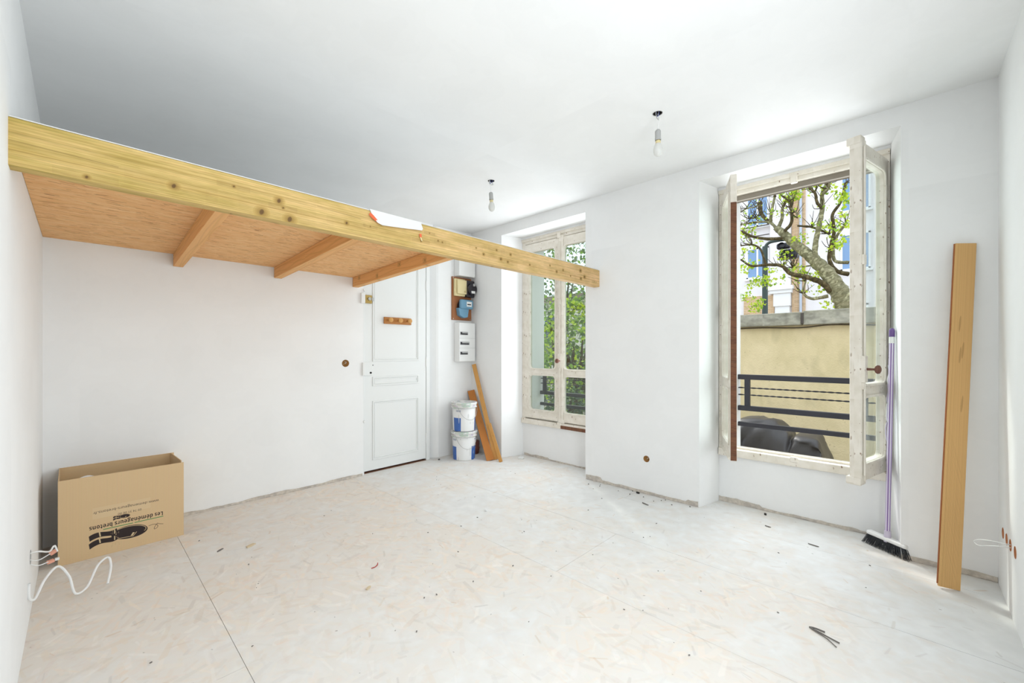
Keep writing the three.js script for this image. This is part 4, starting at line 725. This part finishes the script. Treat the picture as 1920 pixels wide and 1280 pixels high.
const brickMap = canvas(256, 256, (c, w, h) => { fill(c, w, h, rgb(214, 196, 172)); for (let r = 0; r < 16; r++) for (let i = -1; i < 5; i++) { const k = rr(-14, 14); c.fillStyle = rgb(206 + k, 172 + k, 132 + k); c.fillRect(i * 64 + (r % 2) * 32 + 2, r * 16 + 2, 60, 12); } }, { repeat: [1, 1] });
{
  const b = thing('apartment_building', 'pale apartment house with brick strip and drainpipe behind the plane tree', 'building', [30, GY, -3]);
  const fw = std({ map: wallMap, color: 0xf4eff0, roughness: 0.95 }), blue = std({ color: 0x7f9fc6, roughness: 0.25 }), wf = std({ color: 0xf2f2f2, roughness: 0.6 });
  const L = (x0, x1, y0, y1, z0, z1) => uvm(bx(x0 - 30, x1 - 30, y0 - GY, y1 - GY, z0 + 3, z1 + 3));
  add(b, 'wall', L(30, 36, GY, 15, -10.5, 6), fw);
  add(b, 'brick_pier', L(29.9, 30.05, GY, 15, -5.12, -4.45), std({ map: brickMap, roughness: 0.95 }));
  add(b, 'brick_pier', L(29.92, 30.05, GY, 4.75, -7.75, -6.05), std({ map: brickMap, roughness: 0.95 }));
  add(b, 'drainpipe', cyl(0.075, 0.075, 15.5, -0.2, 7.7, -4.66 + 3), std({ color: 0xb9c0cb, roughness: 0.4, metalness: 0.3 }));
  const win = (z0, z1, y0, y1) => {
    const f = add(b, 'window', [L(29.93, 30.02, y0, y1, z0, z0 + 0.09), L(29.93, 30.02, y0, y1, z1 - 0.09, z1), L(29.93, 30.02, y1 - 0.09, y1, z0, z1), L(29.93, 30.02, y0, y0 + 0.09, z0, z1), L(29.93, 30.02, y0, y1, (z0 + z1) / 2 - 0.05, (z0 + z1) / 2 + 0.05)], wf);
    add(f, 'pane', L(29.97, 30.01, y0 + 0.08, y1 - 0.08, z0 + 0.08, (z0 + z1) / 2 - 0.04), blue); add(f, 'pane', L(29.97, 30.01, y0 + 0.08, y1 - 0.08, (z0 + z1) / 2 + 0.04, z1 - 0.08), blue);
    add(f, 'sill', L(29.8, 30.02, y0 - 0.12, y0, z0 - 0.1, z1 + 0.1), wf);
  };
  for (const y of [5.9, 9.2, 12.2]) { win(-7.6, -6.35, y, y + 1.95); win(-2.8, -1.5, y - 0.1, y + 1.95); win(0.5, 1.8, y, y + 1.9); }
  win(-7.5, -6.6, 2.2, 4.6); win(-2.6, -1.6, 2.0, 3.9);
  add(b, 'bay', [L(29.6, 30.05, 5.15, 15, -6.2, -5.14)], fw); add(b, 'balcony_cornice', [L(29.35, 30.05, 4.98, 5.2, -6.35, -5.0), L(29.45, 30.05, 4.78, 4.98, -6.22, -5.06)], wf);
  add(b, 'bracket', [L(29.65, 30.05, GY, 4.78, -5.95, -5.2), L(29.55, 30.05, 4.0, 4.78, -6.02, -5.14)], wf);
  for (const y of [7.2, 10.4]) { add(b, 'balcony_rail', [L(29.6, 29.66, y + 1.9, y + 1.96, -7.7, -6.25), L(29.6, 29.66, y + 1.3, y + 1.35, -7.7, -6.25)], M.iron); }
}
// greenery seen through the closed dusty window
function bush(name, label, x, z, y0, h, rx, n, mats, size) {
  const t = thing(name, label, 'tree', [x, GY, z]), arrs = mats.map(() => []), limbs = [];
  const heads = []; for (let i = 0; i < 9; i++) { const a = rnd() * 6.28, q = rr(0.2, 1) * rx * 0.7, e = V(Math.cos(a) * q, rr(0.45, 0.95) * h, Math.sin(a) * q); heads.push(e); limbs.push(limb([V(0, 0, 0), V(e.x * 0.2, e.y * 0.4, e.z * 0.2), V(e.x * 0.7, e.y * 0.75, e.z * 0.7), e], [0.09, 0.07, 0.04, 0.015], 6, 0.1, 3)); }
  add(t, 'trunk', limbs, barkDark);
  for (let i = 0; i < n; i++) { const a = rnd() * 6.28, yy = rnd(), q = Math.sqrt(rnd()) * rx * Math.sqrt(Math.max(0.08, 1 - Math.pow(yy * 2 - 1, 2) * 0.75)), p = V(Math.cos(a) * q, y0 + yy * h, Math.sin(a) * q), k = fbm(p.x * 1.7 + 40, p.y * 1.7 + p.z * 1.3 + 60, 2); if (k < 0.4 && rnd() < 0.75) continue; leafGeo(arrs[Math.min(mats.length - 1, Math.floor(rnd() * mats.length))], p, rr(size * 0.5, size)); }
  arrs.forEach((a, i) => leafMesh(t, 'foliage', a, mats[i]));
}
bush('leafy_tree', 'tall leafy tree behind the closed window', 10.8, -8.3, 1.4, 4.6, 1.5, 3600, [leafMid, leafDark, leafMat(0x9aa487)], 0.16);
bush('leafy_shrub', 'bright green leafy shrub low behind the closed window', 8.1, -5.65, 0.4, 2.7, 1.05, 2600, [leafLight, leafMid, leafDark], 0.13);
bush('dark_hedge', 'dark green hedge at the bottom of the closed window view', 6.3, -4.7, 0.0, 1.15, 0.6, 1500, [leafDark, leafMat(0x4b5f45)], 0.09);
{
  const f = thing('iron_fence', 'dark iron street fence among the shrubs behind the closed window', 'fence', [12.9, GY, -9.6]);
  for (const y of [0.3, 1.9]) add(f, 'fence_rail', bx(-0.02, 0.02, y, y + 0.05, -3.4, 2.6), M.rail);
  for (let i = 0; i < 40; i++) add(f, 'fence_bar', cyl(0.014, 0.014, 2.05, 0, 1.02, -3.35 + i * 0.15, 0, 0, 0, 6), M.rail);
}
{
  const b = thing('neighbour_house', 'pale low house glimpsed between the leaves of the closed window', 'building', [22, GY, -17]);
  add(b, 'wall', uvm(bx(0, 6, 0, 5.2, -6, 5)), std({ map: wallMap, color: 0xe6dfd2 })); add(b, 'roof', plan([[-0.3, -6.3], [6.3, -6.3], [6.3, 5.3], [-0.3, 5.3]], 5.2, 5.5), std({ color: 0x8c7a6c }));
  for (const z of [-4, -1, 2]) { const w = add(b, 'window', bx(-0.05, 0.02, 2.2, 4.2, z, z + 1.2), std({ color: 0xd8dde4 })); add(w, 'pane', bx(-0.07, -0.04, 2.3, 4.1, z + 0.1, z + 1.1), std({ color: 0x46566e, roughness: 0.25 })); }
}

renderer.render(scene, camera);
